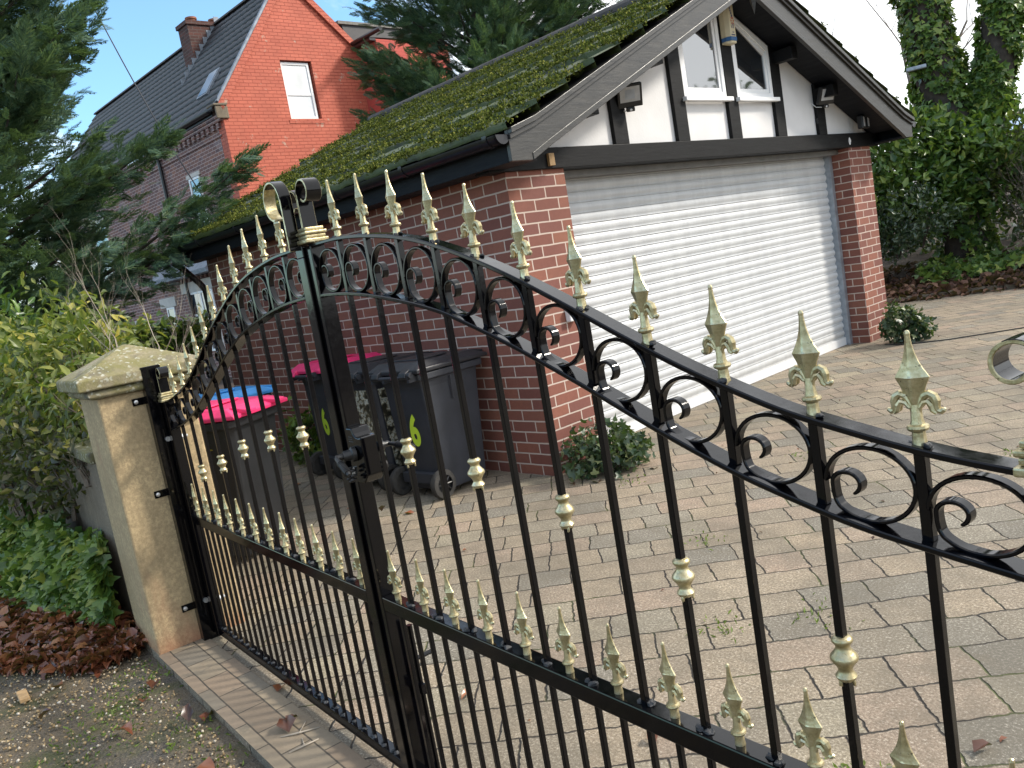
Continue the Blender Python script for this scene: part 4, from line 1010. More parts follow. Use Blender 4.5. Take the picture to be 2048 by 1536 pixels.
bin_((-4.16, 1.70, 0), R(2), 'wheelie bin with pink lid and number six against the brick wall', 'pink', number='6', H=0.86)
bin_((-3.165, 0.41, 0), R(-57), 'dark grey wheelie bin with pink lid standing close behind the gate', 'pink', H=0.845, bm='bindark')
bin_((-3.88, 0.62, 0), R(10), 'wheelie bin with bright blue lid behind the pink lidded one', 'blue', H=0.825)
# ------------------------------------------------------------------ the tall house with the red gable (local x along the gable, y along the front)
HZ = R(96.777)
ho = empty('terraced_house', (-16.561, 6.274, 0), HZ, 'tall brick house with red painted gable, white sash window and dark tiled roof', 'house')
HE, HR_, HXR = 6.0, 8.95, 2.27
ST = (HR_ - HE) / HXR
mb = MB(); mb.box(0.0, 0.3, 0.31, 13.0, -0.2, 5.78); mb.build('front_wall', M['brick2'], ho)
mb = MB(); gp = [(0.0, -0.2), (1.60, -0.2), (1.60, 5.70), (1.60, 7.02), (1.60, 8.0)]
# gable with the window opening cut out
def gabz(x): return HE - 0.05 + ST * x if x <= HXR else HR_ - 0.05 - 0.914 * (x - HXR)
w0, w1, zb, zt = 1.71, 2.56, 5.67, 7.02
mb.prism([(0.0, -0.2), (w0, -0.2), (w0, gabz(w0)), (0.0, gabz(0))], 0.0, 0.30, 'y')
mb.prism([(w1, -0.2), (3.98, -0.2), (3.98, gabz(3.98)), (w1, gabz(w1))], 0.0, 0.30, 'y')
mb.prism([(w0, -0.2), (w1, -0.2), (w1, zb), (w0, zb)], 0.0, 0.30, 'y')
mb.prism([(w0, zt), (w1, zt), (w1, gabz(w1)), (HXR, gabz(HXR)), (w0, gabz(w0))], 0.0, 0.30, 'y')
mb.build('red_gable_wall', M['redwall'], ho)
mb = MB(); mb.box(w0 - 0.06, w1 + 0.06, -0.012, -0.002, zb - 0.10, zb - 0.02); mb.build('window_sill', M['redwall'], ho)
def sash(name, x0, x1, z0, z1, y, glass, parent, axis='y', mid=0.44):
    e = []
    g = lambda k: [(x0 + k, z0 + k), (x1 - k, z0 + k), (x1 - k, z1 - k), (x0 + k, z1 - k)]
    mb = MB(); mb.ring_prism(g(0), g(0.06), y, y + 0.09); zm_ = z0 + (z1 - z0) * mid
    mb.box(x0 + 0.061, x1 - 0.061, y + 0.01, y + 0.06, zm_ - 0.03, zm_ + 0.03)
    f = mb.build(name, M['upvc'], parent, bevel=0.005)
    p = MB(); p.box(x0 + 0.062, x1 - 0.062, y + 0.03, y + 0.045, z0 + 0.062, zm_ - 0.032); p.box(x0 + 0.062, x1 - 0.062, y + 0.022, y + 0.037, zm_ + 0.032, z1 - 0.062)
    p.build('pane', glass, f); return f
sash('sash_window', w0 + 0.005, w1 - 0.06, zb + 0.005, zt - 0.03, 0.06, M['glass_blind'], ho)
# front wall openings, each a recessed frame in a shallow reveal box
def front_win(y0, y1, z0, z1, mid=0.5, mull=False, lint=None):
    # build in a rotated holder: local x of the frame runs along the house front
    g = lambda k: [(y0 + k, z0 + k), (y1 - k, z0 + k), (y1 - k, z1 - k), (y0 + k, z1 - k)]
    mb = MB()
    def rp(k0, k1, a, b_):
        o = g(k0); i = g(k1); n = 4; vs = [(a, p[0], p[1]) for p in o] + [(a, p[0], p[1]) for p in i] + [(b_, p[0], p[1]) for p in o] + [(b_, p[0], p[1]) for p in i]
        fs = []
        for q in range(n):
            j = (q + 1) % n; fs += [(j, q, n + q, n + j), (2 * n + j, 3 * n + j, 3 * n + q, 2 * n + q), (q, j, 2 * n + j, 2 * n + q), (n + j, n + q, 3 * n + q, 3 * n + j)]
        mb.add(vs, fs)
    rp(0, 0.055, -0.032, 0.02); zm_ = z0 + (z1 - z0) * mid
    mb.box(-0.028, 0.0, y0 + 0.056, y1 - 0.056, zm_ - 0.028, zm_ + 0.028)
    if mull: mb.box(-0.030, 0.0, (y0 + y1) / 2 - 0.03, (y0 + y1) / 2 + 0.03, z0 + 0.056, z1 - 0.056)
    f = mb.build('sash_window', M['upvc'], ho, bevel=0.004)
    p = MB(); p.box(-0.014, -0.004, y0 + 0.057, y1 - 0.057, z0 + 0.057, z1 - 0.057); p.build('pane', M['glass_sky'], f)
    if lint is not None:
        l0, l1, h = lint; mb = MB(); mb.box(-0.045, -0.002, l0, l1, z1 + 0.002, z1 + h); mb.build('stone_lintel', M['lintel'], ho, bevel=0.006)
front_win(1.70, 2.28, 2.95, 4.78, 0.48, False, (1.62, 2.36, 0.10))
front_win(2.33, 3.72, 0.6, 2.15, 0.62, True, (2.22, 4.08, 0.27))
front_win(4.78, 5.28, 0.75, 1.90, 0.55, False, (4.58, 5.62, 0.26))
front_win(7.0, 7.5, 0.35, 1.52, 0.55, False, (6.8, 7.7, 0.2))
front_win(8.3, 9.4, 2.95, 4.78, 0.5, False, (8.2, 9.5, 0.2))
mb = MB()
for k in range(46): mb.box(-0.06, -0.001, 0.16 + k * 0.26, 0.16 + k * 0.26 + 0.13, 5.52, 5.64)
mb.box(-0.07, -0.001, 0.0, 12.9, 5.645, 5.72); mb.box(-0.09, -0.0012, 0.0, 12.9, 5.7205, 5.79); mb.box(-0.025, -0.001, 0.2, 12.9, 5.35, 5.39)
mb.build('dentil_course', M['brick2'], ho)
mb = MB(); o = [(-0.17 + 0.06 * math.cos(a), 5.90 + 0.06 * math.sin(a)) for a in np.linspace(PI, 2 * PI, 9)]; i_ = [(-0.17 + 0.055 * math.cos(a), 5.90 + 0.055 * math.sin(a)) for a in np.linspace(2 * PI, PI, 9)]
mb.prism(o + i_, 0.25, 12.9, 'y'); mb.box(-0.11, -0.092, 0.25, 12.9, 5.80, 5.93)
mb.tube([(-0.14, 3.62, 5.85), (-0.08, 3.62, 5.6), (-0.06, 3.62, 5.4), (-0.06, 3.62, 0.1)], 0.045, 10); mb.build('gutter', M['gutter'], ho, smooth=True)
# roof with rows of interlocking tiles
def hroof(x0, z0, x1, z1, ya, yb, rows):
    dx, dz = (x1 - x0) / rows, (z1 - z0) / rows; l = math.hypot(dx, dz); nx, nz = -dz / l, dx / l
    if nz < 0: nx, nz = -nx, -nz
    ns = int((yb - ya) / 0.055); S = np.linspace(ya, yb, ns); V = []; F = []
    rip = 0.018 * (np.abs(np.sin(S * PI / 0.30)) ** 0.5)
    for r in range(rows):
        b0 = len(V)
        for t, h in ((-0.10, -0.01), (-0.10, 0.040), (1.02, 0.008)):
            for i in range(ns): 
                hh = h + (rip[i] if h > 0 else 0); V.append((x0 + dx * (r + t) + nx * hh, S[i], z0 + dz * (r + t) + nz * hh))
        for k in range(2):
            for i in range(ns - 1): a = b0 + k * ns + i; F.append((a, a + ns, a + ns + 1, a + 1) if dx < 0 else (a, a + 1, a + ns + 1, a + ns))
    return mesh_np('tiled_roof', V, F, M['slate'], ho)
ro = hroof(-0.16, HE - 0.10, HXR, HR_, 0.02, 13.0, 15)
hroof(4.05, HR_ - 0.914 * (4.05 - HXR), HXR, HR_, 0.02, 13.0, 9)
mb = MB(); mb.prism([(HXR + 0.11 * math.cos(a), HR_ + 0.01 + 0.09 * math.sin(a)) for a in np.linspace(0, PI, 7)], 0.0, 13.0, 'y'); mb.build('ridge_tiles', M['ridge'], ho)
mb = MB(); l = math.hypot(1, ST); nx, nz = -ST / l, 1 / l
mb.prism([(0.02, HE - 0.02), (HXR, HR_ - 0.02), (HXR + nx * 0.12, HR_ + nz * 0.12), (0.02 + nx * 0.12, HE + nz * 0.12)], -0.03, 0.075, 'y'); mb.build('lead_verge', M['lead'], ho)
mb = MB(); mb.prism([(0.02, HE - 0.14), (HXR, HR_ - 0.14), (HXR + nx * 0.10, HR_ - 0.01 + nz * 0.04), (0.02 + nx * 0.10, HE - 0.01 + nz * 0.04)], -0.05, -0.0305, 'y')
q = [(HXR, HR_ - 0.12), (4.10, HR_ - 0.12 - 0.914 * (4.10 - HXR)), (4.16, HR_ + 0.02 - 0.914 * (4.10 - HXR)), (HXR + 0.02, HR_ + 0.06)]
mb.prism(q, -0.07, -0.0005, 'y'); mb.build('painted_verge', M['redwall'], ho)
mb = MB(); mb.box(-0.16, 0.14, -0.05, -0.001, HE - 0.32, HE - 0.05); mb.prism([(-0.20, HE - 0.05), (0.12, HE - 0.05), (0.16, HE + 0.02), (-0.20, HE + 0.0)], -0.07, 0.30, 'y'); mb.build('kneeler_stone', M['oldstone'], ho, bevel=0.02)
# rooflight
mb = MB(); t = (0.30, 0.76); zf = lambda x: HE - 0.02 + ST * x
def rq(k, h): return [(t[0] + k + nx * h, zf(t[0] + k) + nz * h), (t[1] - k * 0.6 + nx * h, zf(t[1] - k * 0.6) + nz * h)]
a, b_ = rq(0, 0.04); c, d_ = rq(0, 0.15)
mb.prism([a, b_, d_, c], 0.86, 1.42, 'y'); f = mb.build('rooflight', M['lead'], ho)
a, b_ = rq(0.03, 0.1505); c, d_ = rq(0.03, 0.158); mb = MB(); mb.prism([a, b_, d_, c], 0.92, 1.36, 'y'); mb.build('pane', M['glass_sky'], f)
# chimney on the ridge
mb = MB(); mb.box(1.44, 2.75, 3.55, 4.10, 6.9, 8.93); mb.box(1.40, 2.79, 3.51, 4.14, 8.9305, 9.03); ch = mb.build('chimney', M['brick3'], ro)
mb = MB()
for x in (1.72, 2.36): mb.lathe([(0.13, 9.031), (0.12, 9.13), (0.15, 9.14), (0.15, 9.19), (0.11, 9.20)], (x, 3.82, 0), 14)
mb.build('chimney_pot', M['terracotta'], ho, smooth=True)
mb = MB()
for k in range(9): x = 1.30 - 0.10 * k; mb.box(1.40 - 0.0, 1.4385, 3.5, 4.1, 7.4, 7.9) if k == 0 else None
for k in range(10):
    x = 0.95 + 0.14 * k; mb.box(x, x + 0.135, 3.535, 3.549, HE + ST * x - 0.05, HE + ST * x + 0.30)
mb.build('lead_flashing', M['lead'], ho)
# the red wing on the right with its gutter, and the low projecting roof on the left
mb = MB(); mb.box(3.985, 6.3, -0.8, 0.3, -0.2, 7.38); mb.build('red_wing_wall', M['redwall2'], ho)
mb = MB(); mb.box(3.80, 3.983, -0.8, -0.08, 7.34, 7.40); mb.build('wing_soffit', M['gutter'], ho)
mb = MB(); mb.tube([(3.79, -1.3, 7.46), (3.79, -0.09, 7.46)], 0.055, 8); mb.build('wing_gutter', M['gutter'], ho)
mb = MB(); mb.prism([(3.85, 7.45), (6.3, 7.45), (6.3, 7.98), (3.72, 7.98)], 0.1, 0.6, 'y'); mb.prism([(3.80, 7.41), (5.2, 7.75), (6.3, 7.45)], -0.8, -0.1, 'y'); mb.build('wing_roof', M['slate'], ho)
mb = MB(); mb.box(3.6, 6.3, 0.05, 0.65, 7.985, 8.06); mb.build('wing_parapet_coping', M['grout'], ho)
mb = MB(); mb.prism([(-0.48, 2.52), (0.0, 2.52), (0.0, 2.98), (-0.50, 2.62)], 1.4, 5.0, 'y'); mb.build('porch_roof', M['lead'], ho)
mb = MB()
for k in range(14): mb.box(-0.10, -0.002, 1.6 + k * 0.24, 1.6 + k * 0.24 + 0.12, 2.43, 2.515)
mb.build('porch_dentils', M['brick2'], ho)
# ------------------------------------------------------------------ ground
PAVE = [(-5.6, -0.262), (9.0, -0.235), (9.0, 15.95), (-6.0, 9.47), (-6.0, 2.1)]
mb = MB(); mb.prism(PAVE, -0.10, 0.0, 'z'); tag(mb.build('driveway', M['paving']), kind='structure')
def ground_patch(name, x0, x1, y0, y1, nx, ny, mat, f):
    xs = np.linspace(x0, x1, nx); ys = np.linspace(y0, y1, ny); X, Y = np.meshgrid(xs, ys); Z = f(X, Y)
    V = np.stack([X.ravel(), Y.ravel(), Z.ravel()], 1); F = [(j * nx + i, j * nx + i + 1, (j + 1) * nx + i + 1, (j + 1) * nx + i) for j in range(ny - 1) for i in range(nx - 1)]
    return mesh_np(name, V, F, mat, smooth=True)
mb = MB(); mb.add([(-400, -400, -0.11), (400, -400, -0.11), (400, 400, -0.11), (-400, 400, -0.11)], [(0, 1, 2, 3)]); tag(mb.build('ground', M['soil']), kind='structure')
tag(ground_patch('road', -9, 9, -6, -0.215, 180, 60, M['gravelbase'], lambda X, Y: -0.040 + 0.006 * np.sin(X * 3.1) * np.sin(Y * 4.3 + 1) + 0.004 * np.sin(X * 9.7 + Y * 7.1)), kind='structure')
mb = MB(); mb.prism([(-1.80, -0.261), (1.80, -0.252), (1.80, -0.045), (-1.80, -0.045)], 0.0005, 0.0045, 'z'); tag(mb.build('path_edging', M['edging']), kind='structure')
# kerb and bank at the far side of the drive
KD = np.array([0.917, 0.399]); KN = np.array([-0.399, 0.917]); K0 = np.array([-6.0, 9.50])
kb = MB(); rn = random.Random(8); t = 0.0
while t < 16:
    w = rn.uniform(0.55, 0.9); a = K0 + KD * t; b_ = K0 + KD * (t + w - 0.01); o = KN * 0.12; h = 0.07 + rn.uniform(-.012, .012)
    kb.prism([(a[0], a[1]), (b_[0], b_[1]), (b_[0] + o[0], b_[1] + o[1]), (a[0] + o[0], a[1] + o[1])], -0.05, h, 'z'); t += w
tag(kb.build('kerb', M['oldstone'], bevel=0.01), kind='structure')
def bank(X, Y):
    d = (X - K0[0]) * KN[0] + (Y - K0[1]) * KN[1]
    return np.where(d < 0.10, -0.09, 0.05 + 0.10 * np.clip(d, 0, 6) + 0.03 * np.sin(X * 3) * np.sin(Y * 2.3))
n = 90
V = []; F = []
for j in range(30):
    for i in range(n):
        p = K0 + KD * (-3 + 22 * i / (n - 1)) + KN * (0.125 + 9 * j / 29); d = 0.125 + 9 * j / 29
        V.append((p[0], p[1], 0.03 + 0.12 * d + 0.04 * math.sin(p[0] * 3) * math.sin(p[1] * 2.3)))
F = [(j * n + i, j * n + i + 1, (j + 1) * n + i + 1, (j + 1) * n + i) for j in range(29) for i in range(n - 1)]
tag(mesh_np('bank', V, F, M['soil'], smooth=True), kind='structure')
# boundary wall far left behind the gate
gw = empty('boundary_wall', (-8.6, 0, 0), 0, 'dark old boundary wall topped with ivy in front of the terraced house', 'wall')
mb = MB(); mb.box(-0.12, 0.10, -3, 2.2, -0.1, 1.20); mb.build('masonry', M['oldstone'], gw); mb = MB(); mb.box(-0.15, 0.13, -3, 2.2, 1.2005, 1.25); mb.build('coping', M['oldcap'], gw)
# cable lying across the drive and overhead wires
mb = MB(); P = [(-2.36, 7.0), (-2.2, 6.97), (-2.02, 7.03), (-1.8, 7.17), (-1.5, 7.5), (-1.3, 7.72), (-0.6, 8.25), (0.6, 9.2), (2.2, 10.6)]
mb.tube([(x, y, 0.006) for x, y in P], 0.006, 6); tag(mb.build('ground_cable', M['black'], smooth=True), 'black cable snaking over the block paving from the right pier of the garage', 'cable')
mb = MB(); a, b_ = Vector((-19.473, 4.921, 8.917)), Vector((-15.687, 5.371, 3.399))
mb.tube([a + (b_ - a) * t + Vector((0, 0, -0.25 * math.sin(PI * t))) for t in np.linspace(-0.25, 1.0, 14)], 0.015, 5); tag(mb.build('overhead_wire', M['black']), 'thin black service wire slanting past the conifer towards the garage eave', 'wire')
# ------------------------------------------------------------------ vegetation
def tube_tree(mb, p, d, length, r, depth, rn, spread=0.6, kids=3, up=0.15, seglen=5, shrink=0.68):
    pts = [Vector(p)]; dd = Vector(d).normalized(); rad = [r]
    for k in range(seglen):
        dd = (dd + Vector((rn.uniform(-1, 1), rn.uniform(-1, 1), rn.uniform(-1, 1))) * 0.13 + Vector((0, 0, up * 0.3))).normalized()
        pts.append(pts[-1] + dd * (length / seglen)); rad.append(r * (1 - 0.45 * (k + 1) / seglen))
    mb.tube(pts, rad, 7 if r > 0.03 else (5 if r > 0.01 else 3))
    if depth > 0:
        for k in range(kids):
            i = rn.randint(1, seglen) if k else seglen
            nd = (dd * 1.0 + Vector((rn.uniform(-1, 1), rn.uniform(-1, 1), rn.uniform(-0.5, 0.9))) * spread).normalized()
            tube_tree(mb, pts[i], nd, length * shrink * rn.uniform(0.75, 1.15), rad[i] * 0.62, depth - 1, rn, spread, kids, up, max(3, seglen - 1), shrink)
# --- conifers: flat feathery sprays on many upswept branches
def spray_template(seed, m=13):
    rg = np.random.default_rng(seed); V = []; F = []
    def blade(p, d, l, w):
        p = np.array(p, float); d = np.array(d, float); d /= np.linalg.norm(d); sd_ = np.cross(d, (0, 0, 1.0)); sd_ /= max(np.linalg.norm(sd_), 1e-6)
        o = len(V); V.extend([p, p + d * l * 0.4 + sd_ * w, p + d * l, p + d * l * 0.4 - sd_ * w]); F.append((o, o + 1, o + 2)); F.append((o, o + 2, o + 3))
    for i in range(m):
        t = 0.06 + 0.9 * i / m; L_ = 0.42 * (1 - t) + 0.12
        for s in (-1, 1):
            a = R(38 + rg.normal(0, 7)) * s; z = -0.10 * t * t + rg.normal(0, 0.015)
            dx, dy = math.sin(a), math.cos(a)
            blade((0, t, z), (dx, dy, -0.12 + rg.normal(0, 0.12)), L_, 0.024)
            blade((dx * L_ * 0.4, t + dy * L_ * 0.4, z - 0.02), (dx * 0.35 + 0.0, dy + 0.5, rg.normal(0, 0.15)), L_ * 0.55, 0.019)
            blade((dx * L_ * 0.35, t + dy * L_ * 0.35, z - 0.02), (dx * 1.6, dy * 0.6, rg.normal(0, 0.15)), L_ * 0.45, 0.018)
    blade((0, 0, 0), (0, 1, -0.08), 1.02, 0.022)
    return np.array(V), np.array(F)
def conifer(name, base, H, Rm_, label, nb, seed, special=(), dens=1.0, zmin=0.5):
    rg = np.random.default_rng(seed); rn = random.Random(seed)
    e = empty(name, base, 0, label, 'tree', 'tall conifers')
    mb = MB(); mb.tube([(0, 0, -0.1), (0.03, 0.02, H * 0.3), (-0.02, 0.03, H * 0.6), (0, 0, H * 0.95)], [0.20, 0.15, 0.10, 0.03], 10); mb.build('trunk', M['bark'], e, smooth=True)
    P = []; D = []; S = []
    br = MB()
    def branch(h, az, el, length, k_special=None):
        if k_special is None and h < 2.3 and math.cos(az - R(40)) > 0.2 and base[1] < 2: length *= 0.62
        d = np.array([math.cos(az) * math.cos(el), math.sin(az) * math.cos(el), math.sin(el)])
        side = np.array([-math.sin(az), math.cos(az), 0])
        pts = []
        for t in np.linspace(0, 1, 8):
            p = np.array([0, 0, h]) + d * length * t; p[2] += length * 0.16 * t * t; pts.append(p)
        br.tube(pts, [0.030 * (1 - t * 0.85) for t in np.linspace(0, 1, 8)], 4)
        pts = np.array(pts); n = int(length * 26 * dens * (1.0 if k_special is None else 1.9))
        for k in range(n):
            t = rg.uniform(0.18, 1.0) ** 0.75; i = min(int(t * 7), 6); p = pts[i] + (pts[i + 1] - pts[i]) * (t * 7 - i)
            wdt = (0.42 * (1 - t) + 0.12) * min(1, length)
            off = rg.normal(0, 1, 3) * np.array([wdt, wdt, wdt * 0.7]) * 0.55
            dd = d * 1.0 + side * rg.normal(0, 0.65) + np.array([0, 0, rg.normal(0.12, 0.38)]) + off * 0.9
            P.append(p + off); D.append(dd); S.append(rg.uniform(0.17, 0.34) * (0.8 + 0.3 * (1 - t)))
        P.append(pts[-1]); D.append(d + np.array([0, 0, 0.3])); S.append(0.36)
    for k in range(nb):
        h = zmin + (H - zmin - 0.4) * ((k + rg.random()) / nb); f = 1 - ((h - zmin) / (H - zmin)) ** 1.5 * 0.85
        branch(h, k * 2.39996 + rg.normal(0, 0.3), R(rg.uniform(12, 42)), Rm_ * f * rg.uniform(0.72, 1.08))
    for sp in special: branch(*sp, k_special=1)
    br.build('branches', M['bark'], e)
    P = np.array(P); D = unit(np.array(D)); S = np.array(S)
    Nn = rg.normal(0, 0.55, P.shape) + np.array([0, 0, 1.0])
    parts = np.array_split(rg.permutation(len(P)), 3); VV = []; FF = []; o = 0
    for q, idx in enumerate(parts):
        tv, tf = spray_template(seed + q); V, F = scatter(tv, tf, P[idx], D[idx], Nn[idx], S[idx]); VV.append(V); FF.append(F + o); o += len(V)
    mesh_np('crown', np.concatenate(VV), np.concatenate(FF), M['conifer'], e)
    return e
conifer('cypress_tree', (-7.6, 0.15, 0), 7.8, 1.72, 'dark feathery conifer on the left, its long branch tips crossing the brick house', 190, 21,
        special=[(1.62, R(61), R(18), 2.7), (1.6, R(58), R(10), 2.0), (3.5, R(66), R(30), 1.65), (4.2, R(64), R(28), 1.6), (2.4, R(58), R(16), 1.9)], dens=1.8, zmin=0.7)
conifer('cypress_tree', (-9.1, 7.9, 0), 9.5, 2.7, 'dark conifer rising behind the mossy garage roof', 170, 33, dens=2.1, zmin=1.2, special=[(3.1, R(-115), R(18), 2.1), (3.8, R(-112), R(25), 2.0), (2.6, R(-120), R(12), 2.0), (3.5, R(60), R(20), 2.9), (4.2, R(50), R(25), 2.7), (4.8, R(70), R(25), 2.7), (5.5, R(60), R(25), 2.5)])

# --- leafy shrubs: leaves on twigs through a lumpy volume
def leafy(name, label, cat, blobs, n, size, mat, group=None, tv=LEAF_V, tf=LEAF_F, seed=1, droop=0.3, stems=None, stem_mat='bark', width=1.0, shell=0.55, base=(0, 0, 0), cluster=5, kind=None, upb=0.5):
    rg = np.random.default_rng(seed)
    if kind == 'stuff': e = None
    else: e = empty(name, base, 0, label, cat, group)
    bl = np.array([b[:3] for b in blobs], float); br = np.array([b[3:6] for b in blobs], float); vol = (br[:, 0] * br[:, 1] + br[:, 2] * br[:, 0] + br[:, 1] * br[:, 2]); pr = vol / vol.sum()
    m = n // cluster; bi = rg.choice(len(bl), m, p=pr)
    dr = unit(rg.normal(size=(m, 3))); rad = shell + (1 - shell) * rg.random(m) ** 0.5; lump = 1 + 0.18 * np.sin(dr[:, 0] * 7 + bi) * np.sin(dr[:, 1] * 6 + 1.3 * bi) * 1.0 + rg.normal(0, 0.06, m)
    C = bl[bi] + dr * br[bi] * (rad * lump)[:, None]
    ok = C[:, 2] > 0.02; C = C[ok]; dr = dr[ok]
    q = len(C); P = np.repeat(C, cluster, 0); Dd = np.repeat(dr, cluster, 0)
    f = unit(Dd * 0.6 + rg.normal(0, 0.75, P.shape) + np.array([0, 0, upb]))
    P = P + rg.normal(0, size * 0.55, P.shape); f[:, 2] -= droop * rg.random(len(f)); nr = Dd * 0.8 + rg.normal(0, 0.55, P.shape) + np.array([0, 0, 0.5])
    s = size * rg.uniform(0.6, 1.2, len(P))
    V, F = scatter(tv, tf, P, f, nr, s, s * width)
    o = mesh_np('foliage' if e else name, V, F, M[mat], e)
    if e is None: tag(o, label, cat, group, kind); return o
    rn = random.Random(seed)
    for k in range(stems or 6):
        mb = MB(); b = rn.choice(blobs); x0 = b[0] + rn.uniform(-.3, .3) * b[3]; y0 = b[1] + rn.uniform(-.3, .3) * b[4]
        z0 = max(0.0, b[2] - b[5]) - 0.05
        tube_tree(mb, (x0, y0, z0), (rn.uniform(-.4, .4), rn.uniform(-.4, .4), 1), b[5] * 0.85, 0.016, 2, rn, 0.7, 3, 0.2)
        mb.build('stem', M[stem_mat], e)
    return e
# right-hand side: hedge of laurel and mixed shrubs along the bank, ivy over the leaf litter
def bk(t, d): p = K0 + KD * t + KN * d; return p[0], p[1]
def bl_(t, d, z, rx, ry, rz): x, y = bk(t, d); return (x, y, z, rx, ry, rz)
leafy('laurel_shrub', 'bright green laurel beside the right hand garage pier, reaching up to the eave', 'shrub', [bl_(1.75, 1.5, 1.60, 0.85, 0.75, 0.95), bl_(2.5, 1.75, 1.75, 0.8, 0.8, 0.90), bl_(1.1, 1.7, 1.5, 0.9, 0.8, 1.1)], 5200, 0.145, 'laurel', seed=5, width=0.62, stems=9)
leafy('laurel_shrub', 'yellow green laurel below the forked ivy covered trunk', 'shrub', [bl_(3.2, 1.9, 1.70, 0.75, 0.7, 0.75), bl_(3.9, 1.9, 1.9, 0.75, 0.7, 0.55), bl_(2.7, 2.0, 2.2, 0.6, 0.6, 0.5)], 3600, 0.15, 'laurel', seed=6, width=0.6, stems=7)
leafy('holly_shrub', 'small dark glossy shrub hanging over the dead leaves near the brick pier', 'shrub', [bl_(2.45, 0.95, 1.12, 0.52, 0.42, 0.42), bl_(2.1, 0.9, 0.88, 0.40, 0.35, 0.28)], 2200, 0.085, 'dkshrub', seed=7, width=0.6, stems=6)
leafy('bronze_shrub', 'twiggy bronze leaved shrub at the right edge of the drive', 'shrub', [bl_(4.15, 1.4, 1.40, 0.75, 0.6, 0.85), bl_(5.0, 1.5, 1.45, 0.9, 0.7, 1.0)], 3600, 0.085, 'brownshrub', seed=8, width=0.5, stems=26, stem_mat='palebark')
leafy('dark_evergreen_shrub', 'dark evergreen shrub behind the bronze leaved one at the right edge', 'shrub', [bl_(5.6, 1.9, 1.5, 1.0, 0.9, 1.1), bl_(4.6, 2.4, 1.5, 0.9, 0.8, 0.7)], 3200, 0.12, 'dkshrub', seed=9, width=0.6, stems=8)
leafy('back_hedge', 'deep green hedge filling the gap behind the laurels, with unseen tall clumps added to shade the drive', 'hedge', [bl_(t, 3.4, 1.0, 1.1, 0.7, 1.15) for t in (-1.5, 0.0, 1.5, 3.0, 4.5, 6.0)] + [bl_(t, 2.6, 2.3, 1.2, 1.0, 2.4) for t in (9.2, 11.4)], 9000, 0.16, 'dkshrub', seed=10, width=0.6, stems=10)  # the two tall end clumps stand out of view, added to shade the far drive
# ivy clad forked tree
iv = empty('ivy_clad_tree', (-4.05, 12.75, 0.3), 0, 'big forked trunk smothered in ivy at the top right', 'tree')
def limb(pts, rad): return [Vector(p) for p in pts], rad
L1 = limb([(0.02, -0.02, -0.4), (0.0, 0.0, 0.9), (0.06, 0.05, 1.7), (-0.10, -0.05, 2.4), (-0.22, -0.10, 3.3), (-0.30, -0.16, 4.6), (-0.34, -0.18, 6.2), (-0.3, -0.2, 8.0)], [0.34, 0.32, 0.36, 0.33, 0.31, 0.29, 0.27, 0.2])
L2 = limb([(0.10, 0.05, 1.3), (0.22, 0.10, 1.8), (0.42, 0.18, 2.3), (0.60, 0.27, 3.0), (0.70, 0.32, 4.0), (0.84, 0.40, 5.6), (1.1, 0.5, 7.4)], [0.27, 0.26, 0.26, 0.26, 0.25, 0.23, 0.18])
mb = MB(); mb.tube(*L1, 14); mb.tube(*L2, 14)
rn = random.Random(4)
for k in range(9):
    pts, rad = (L1 if k % 2 else L2); i = rn.randint(4, len(pts) - 1); tube_tree(mb, pts[i], (rn.uniform(-1, 1), rn.uniform(-1, 1), 0.7), 2.2, 0.05, 3, rn, 0.7, 3)
mb.build('trunk', M['bark'], iv, smooth=True)
rg = np.random.default_rng(77); P = []; D = []
for pts, rad in (L1, L2):
    A = np.array(pts); T = np.linspace(0, len(A) - 1.001, 400)
    C = np.array([A[int(t)] + (A[int(t) + 1] - A[int(t)]) * (t - int(t)) for t in T]); Rr = np.interp(T, range(len(rad)), rad)
    n = 10500; i = rg.integers(0, 400, n); a = rg.uniform(0, 2 * PI, n); lump = 1.02 + 0.16 * np.sin(a * 3 + T[i] * 5) * np.sin(T[i] * 9 + a) + np.abs(rg.normal(0, 0.10, n)); d = np.stack([np.cos(a), np.sin(a), np.zeros(n)], 1)
    bare = (np.sin(T[i] * 2.3 + a * 1.0 + 2.2) > 0.93)
    p = C[i] + d * (Rr[i] * lump)[:, None]; P.append(p[~bare]); D.append(d[~bare])
P = np.concatenate(P); D = np.concatenate(D)
f = D * 0.35 + rg.normal(0, 0.55, P.shape) + np.array([0, 0, -0.6]); nr = D + rg.normal(0, 0.35, P.shape) + np.array([0, 0, 0.35])
V, F = scatter(IVY_V, IVY_F, P, f, nr, rg.uniform(0.055, 0.125, len(P))); mesh_np('ivy', V, F, M['ivy'], iv)
# slim floodlight fixed on the ivy trunk
e = empty('trunk_floodlight', (-4.33, 12.30, 3.28), R(20), 'slim grey floodlight fixed to the ivy covered trunk', 'floodlight')
mb = MB(); mb.box(-0.14, 0.14, -0.10, 0.06, -0.03, 0.03); mb.build('housing', M['steel'], e, bevel=0.015); mb = MB(); mb.box(-0.02, 0.02, 0.061, 0.25, -0.02, 0.02); mb.build('bracket', M['black'], e)
